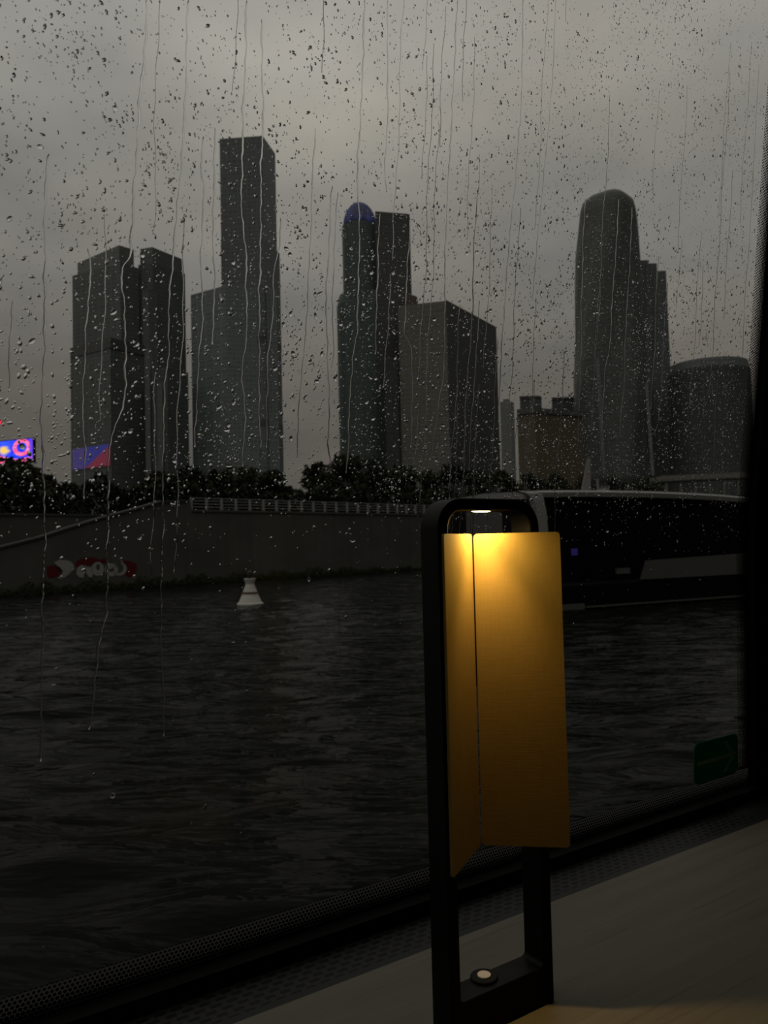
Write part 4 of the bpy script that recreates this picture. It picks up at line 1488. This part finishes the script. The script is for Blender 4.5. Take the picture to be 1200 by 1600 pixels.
# ------------------------------------------------------------------ tour boat
def build_boat():
    Mw = plain('white_boat_paint', (0.21, 0.21, 0.20), 0.45, 0.3, 0.15, 0.5)
    Mg = plain('grey_boat_paint_and_foam', (0.075, 0.075, 0.072), 0.5, 0.3, 0.15, 0.5)
    Mh = plain('black_hull_paint', (0.006, 0.006, 0.007), 0.6, 0.05, 0.2, 0.5)
    t_ = NT('dark_boat_glass')
    t_.bsdf(**{'Base Color': (0.004, 0.004, 0.006, 1), 'Roughness': 0.25, 'Specular IOR Level': 0.05})
    Mk = t_.m
    A = at_y(846, 845, 26.2); A[2] = 0
    B = at_y(1165, 845, 30.4); B[2] = 0
    d = (B - A); L0 = np.linalg.norm(d); d /= L0
    w = np.array([-d[1], d[0], 0])
    if w[1] < 0: w = -w
    W_ = 7.0
    L = L0 * 1.5
    t = thing('tour_boat', 'dark glazed tour boat with a thin white roof moored on the river', 'boat', A + d * L / 2 + w * W_ / 2)
    zr = lambda s: at_y(846, 766, 26.2)[2] + 0.0 * s
    z_roof = zr(0)
    # roof: thin cambered slab, drooping aft
    rings = []
    for k in range(15):
        s = -0.1 + (L + 0.1) * k / 14
        sag = 0.10 * math.sin(min(s, L0) / L0 * math.pi * 0.55) - 0.26 * (s / L0) ** 2 * (1 if s > 0 else 0)
        z = z_roof + sag
        q = A + d * s
        prof = [(-0.05, z - 0.24), (-0.09, z - 0.08), (0.10, z), (W_ / 2, z + 0.12), (W_ - 0.1, z), (W_ + 0.05, z - 0.24)]
        rings.append([np.array([q[0], q[1], 0]) + w * o + np.array([0, 0, h]) for o, h in prof])
    MB().rings(rings).obj('roof', Mw, t)
    # hull
    rings = []
    for k in range(9):
        s = 0.5 + (L - 0.5) * k / 8
        q = A + d * s
        fl = 0.25
        rings.append([np.array([q[0], q[1], 0]) + w * o + np.array([0, 0, h]) for o, h in ((fl, -0.5), (-0.05, 0.9), (0.05, 1.0), (W_ - 0.05, 1.0), (W_ + 0.05, 0.9), (W_ - fl, -0.5))])
    q = A + d * -0.1
    rings.insert(0, [np.array([q[0], q[1], 0]) + w * o + np.array([0, 0, h]) for o, h in ((0.9, -0.2), (0.25, 0.95), (0.3, 1.0), (W_ - 0.3, 1.0), (W_ - 0.25, 0.95), (W_ - 0.9, -0.2))])
    MB().rings(rings).obj('hull', Mh, t)
    # glazed saloon: dark glass wall under the roof
    o_ = A + d * 0.35 + w * 0.12
    MB().box(o_ + np.array([0, 0, 1.0]), d * (L - 0.6), w * (W_ - 0.3), (0, 0, z_roof - 1.0 - 0.55)).obj('saloon_glass', Mk, t)
    MB().box(o_ + np.array([0, 0, z_roof - 0.6]) + w * 0.1, d * (L - 0.8), w * (W_ - 0.5), (0, 0, 0.50)).obj('saloon_top', Mk, t)
    # window posts
    for k in range(7):
        q = A + d * (2.4 + 2.0 * k) + w * 0.08
        MB().box(np.array([q[0], q[1], 1.0]), d * 0.06, w * 0.06, (0, 0, z_roof - 1.45)).obj('window_post', Mh, t)
    # white bow pillar curving down from the roof
    pil = []
    for (px, py, wd) in ((822, 767, 34), (836, 771, 30), (842, 782, 20), (847, 800, 17), (850, 822, 14), (853, 850, 12), (856, 884, 10)):
        c = at_y(px, py, 26.0)
        h = wd * 26.0 / F / 2
        pil.append([c - d * h - w * 0.0, c + d * h - w * 0.0, c + d * h + w * 0.25, c - d * h + w * 0.25])
    MB().rings(pil).obj('bow_pillar', Mw, t)
    # bow front: dark frame with one pale pane
    f0 = A + w * 0.2
    MB().box(f0 + np.array([0, 0, 1.0]), w * (W_ - 0.4), d * 0.2, (0, 0, z_roof - 1.2)).obj('bow_frame', Mh, t)
    g0, g1 = 0.30, 0.66
    MB().box(f0 + w * (W_ * g0) - d * 0.03 + np.array([0, 0, 1.9]), w * (W_ * (g1 - g0)), d * 0.03, (0, 0, z_roof - 2.35)).obj('bow_pane', Mg, t)
    # pale side band
    a0, a1 = at_y(1008, 905, 28.1), at_y(1006, 876, 28.1)
    s0 = (a0 - A) @ d
    q = A + d * s0 - w * 0.1
    zl, zh = a0[2], a1[2]
    bw = MB()
    bw.prism([np.array([*(q - d * 0.25)[:2], zl]), np.array([*(q + d * (L - s0 - 0.3))[:2], zl + 0.0]), np.array([*(q + d * (L - s0 - 0.3))[:2], zh + 0.25]), np.array([*(q + d * 0.05)[:2], zh])],
             [np.array([*(q - d * 0.25 + w * 0.08)[:2], zl]), np.array([*(q + d * (L - s0 - 0.3) + w * 0.08)[:2], zl]), np.array([*(q + d * (L - s0 - 0.3) + w * 0.08)[:2], zh + 0.25]), np.array([*(q + d * 0.05 + w * 0.08)[:2], zh])])
    bw.obj('side_band', Mg, t)
    p = at_y(966, 897, 27.4)
    s1 = (p - A) @ d
    q = A + d * s1 - w * 0.1
    MB().box(np.array([q[0], q[1], p[2]]), d * 0.62, w * 0.08, (0, 0, 0.2)).obj('side_plate', Mg, t)
    # mast and post on the roof
    p = at_y(916, 754, 28.4)
    m0 = [p + np.array([-0.16, 0, 0]), p + np.array([0.16, 0, 0]), p + np.array([0.16, 0.2, 0]), p + np.array([-0.16, 0.2, 0])]
    tp = at_y(920, 716, 28.4)
    m1 = [tp + np.array([-0.04, 0, 0]), tp + np.array([0.06, 0, 0]), tp + np.array([0.06, 0.1, 0]), tp + np.array([-0.04, 0.1, 0])]
    MB().prism([x - np.array([0, 0, 0.3]) for x in m0], m1).obj('mast', Mw, t)
    p = at_y(934, 762, 28.6)
    MB().tube(p - np.array([0, 0, 0.15]), p + np.array([0, 0, 0.32]), 0.05).obj('roof_post', Mw, t)
    # small purple display seen through the saloon glass
    p = at_y(901, 868, 26.6)
    s1 = (p - A) @ d
    q = A + d * s1 + w * 0.05
    o = MB().box(np.array([q[0], q[1], p[2]]), d * 0.24, w * 0.05, (0, 0, 0.24)).obj('display', mk_emit('purple_display', (0.12, 0.08, 0.5), 0.10), t)
    o['label'] = 'small purple lit display'
    # foam along the bow and waterline, made as added pale solid boxes
    p = at_y(886, 957, 25.9)
    s1 = (p - A) @ d
    q = A + d * s1 - w * 0.05
    MB().box(np.array([q[0], q[1], 0.06]), d * 1.2, w * 0.3, (0, 0, 0.20)).obj('bow_foam', Mg, t)
    q = A + d * (s1 + 1.3) - w * 0.02
    MB().box(np.array([q[0], q[1], 0.10]), d * (L - s1 - 2), w * 0.3, (0, 0, 0.05)).obj('foam_line', Mg, t)
build_boat()
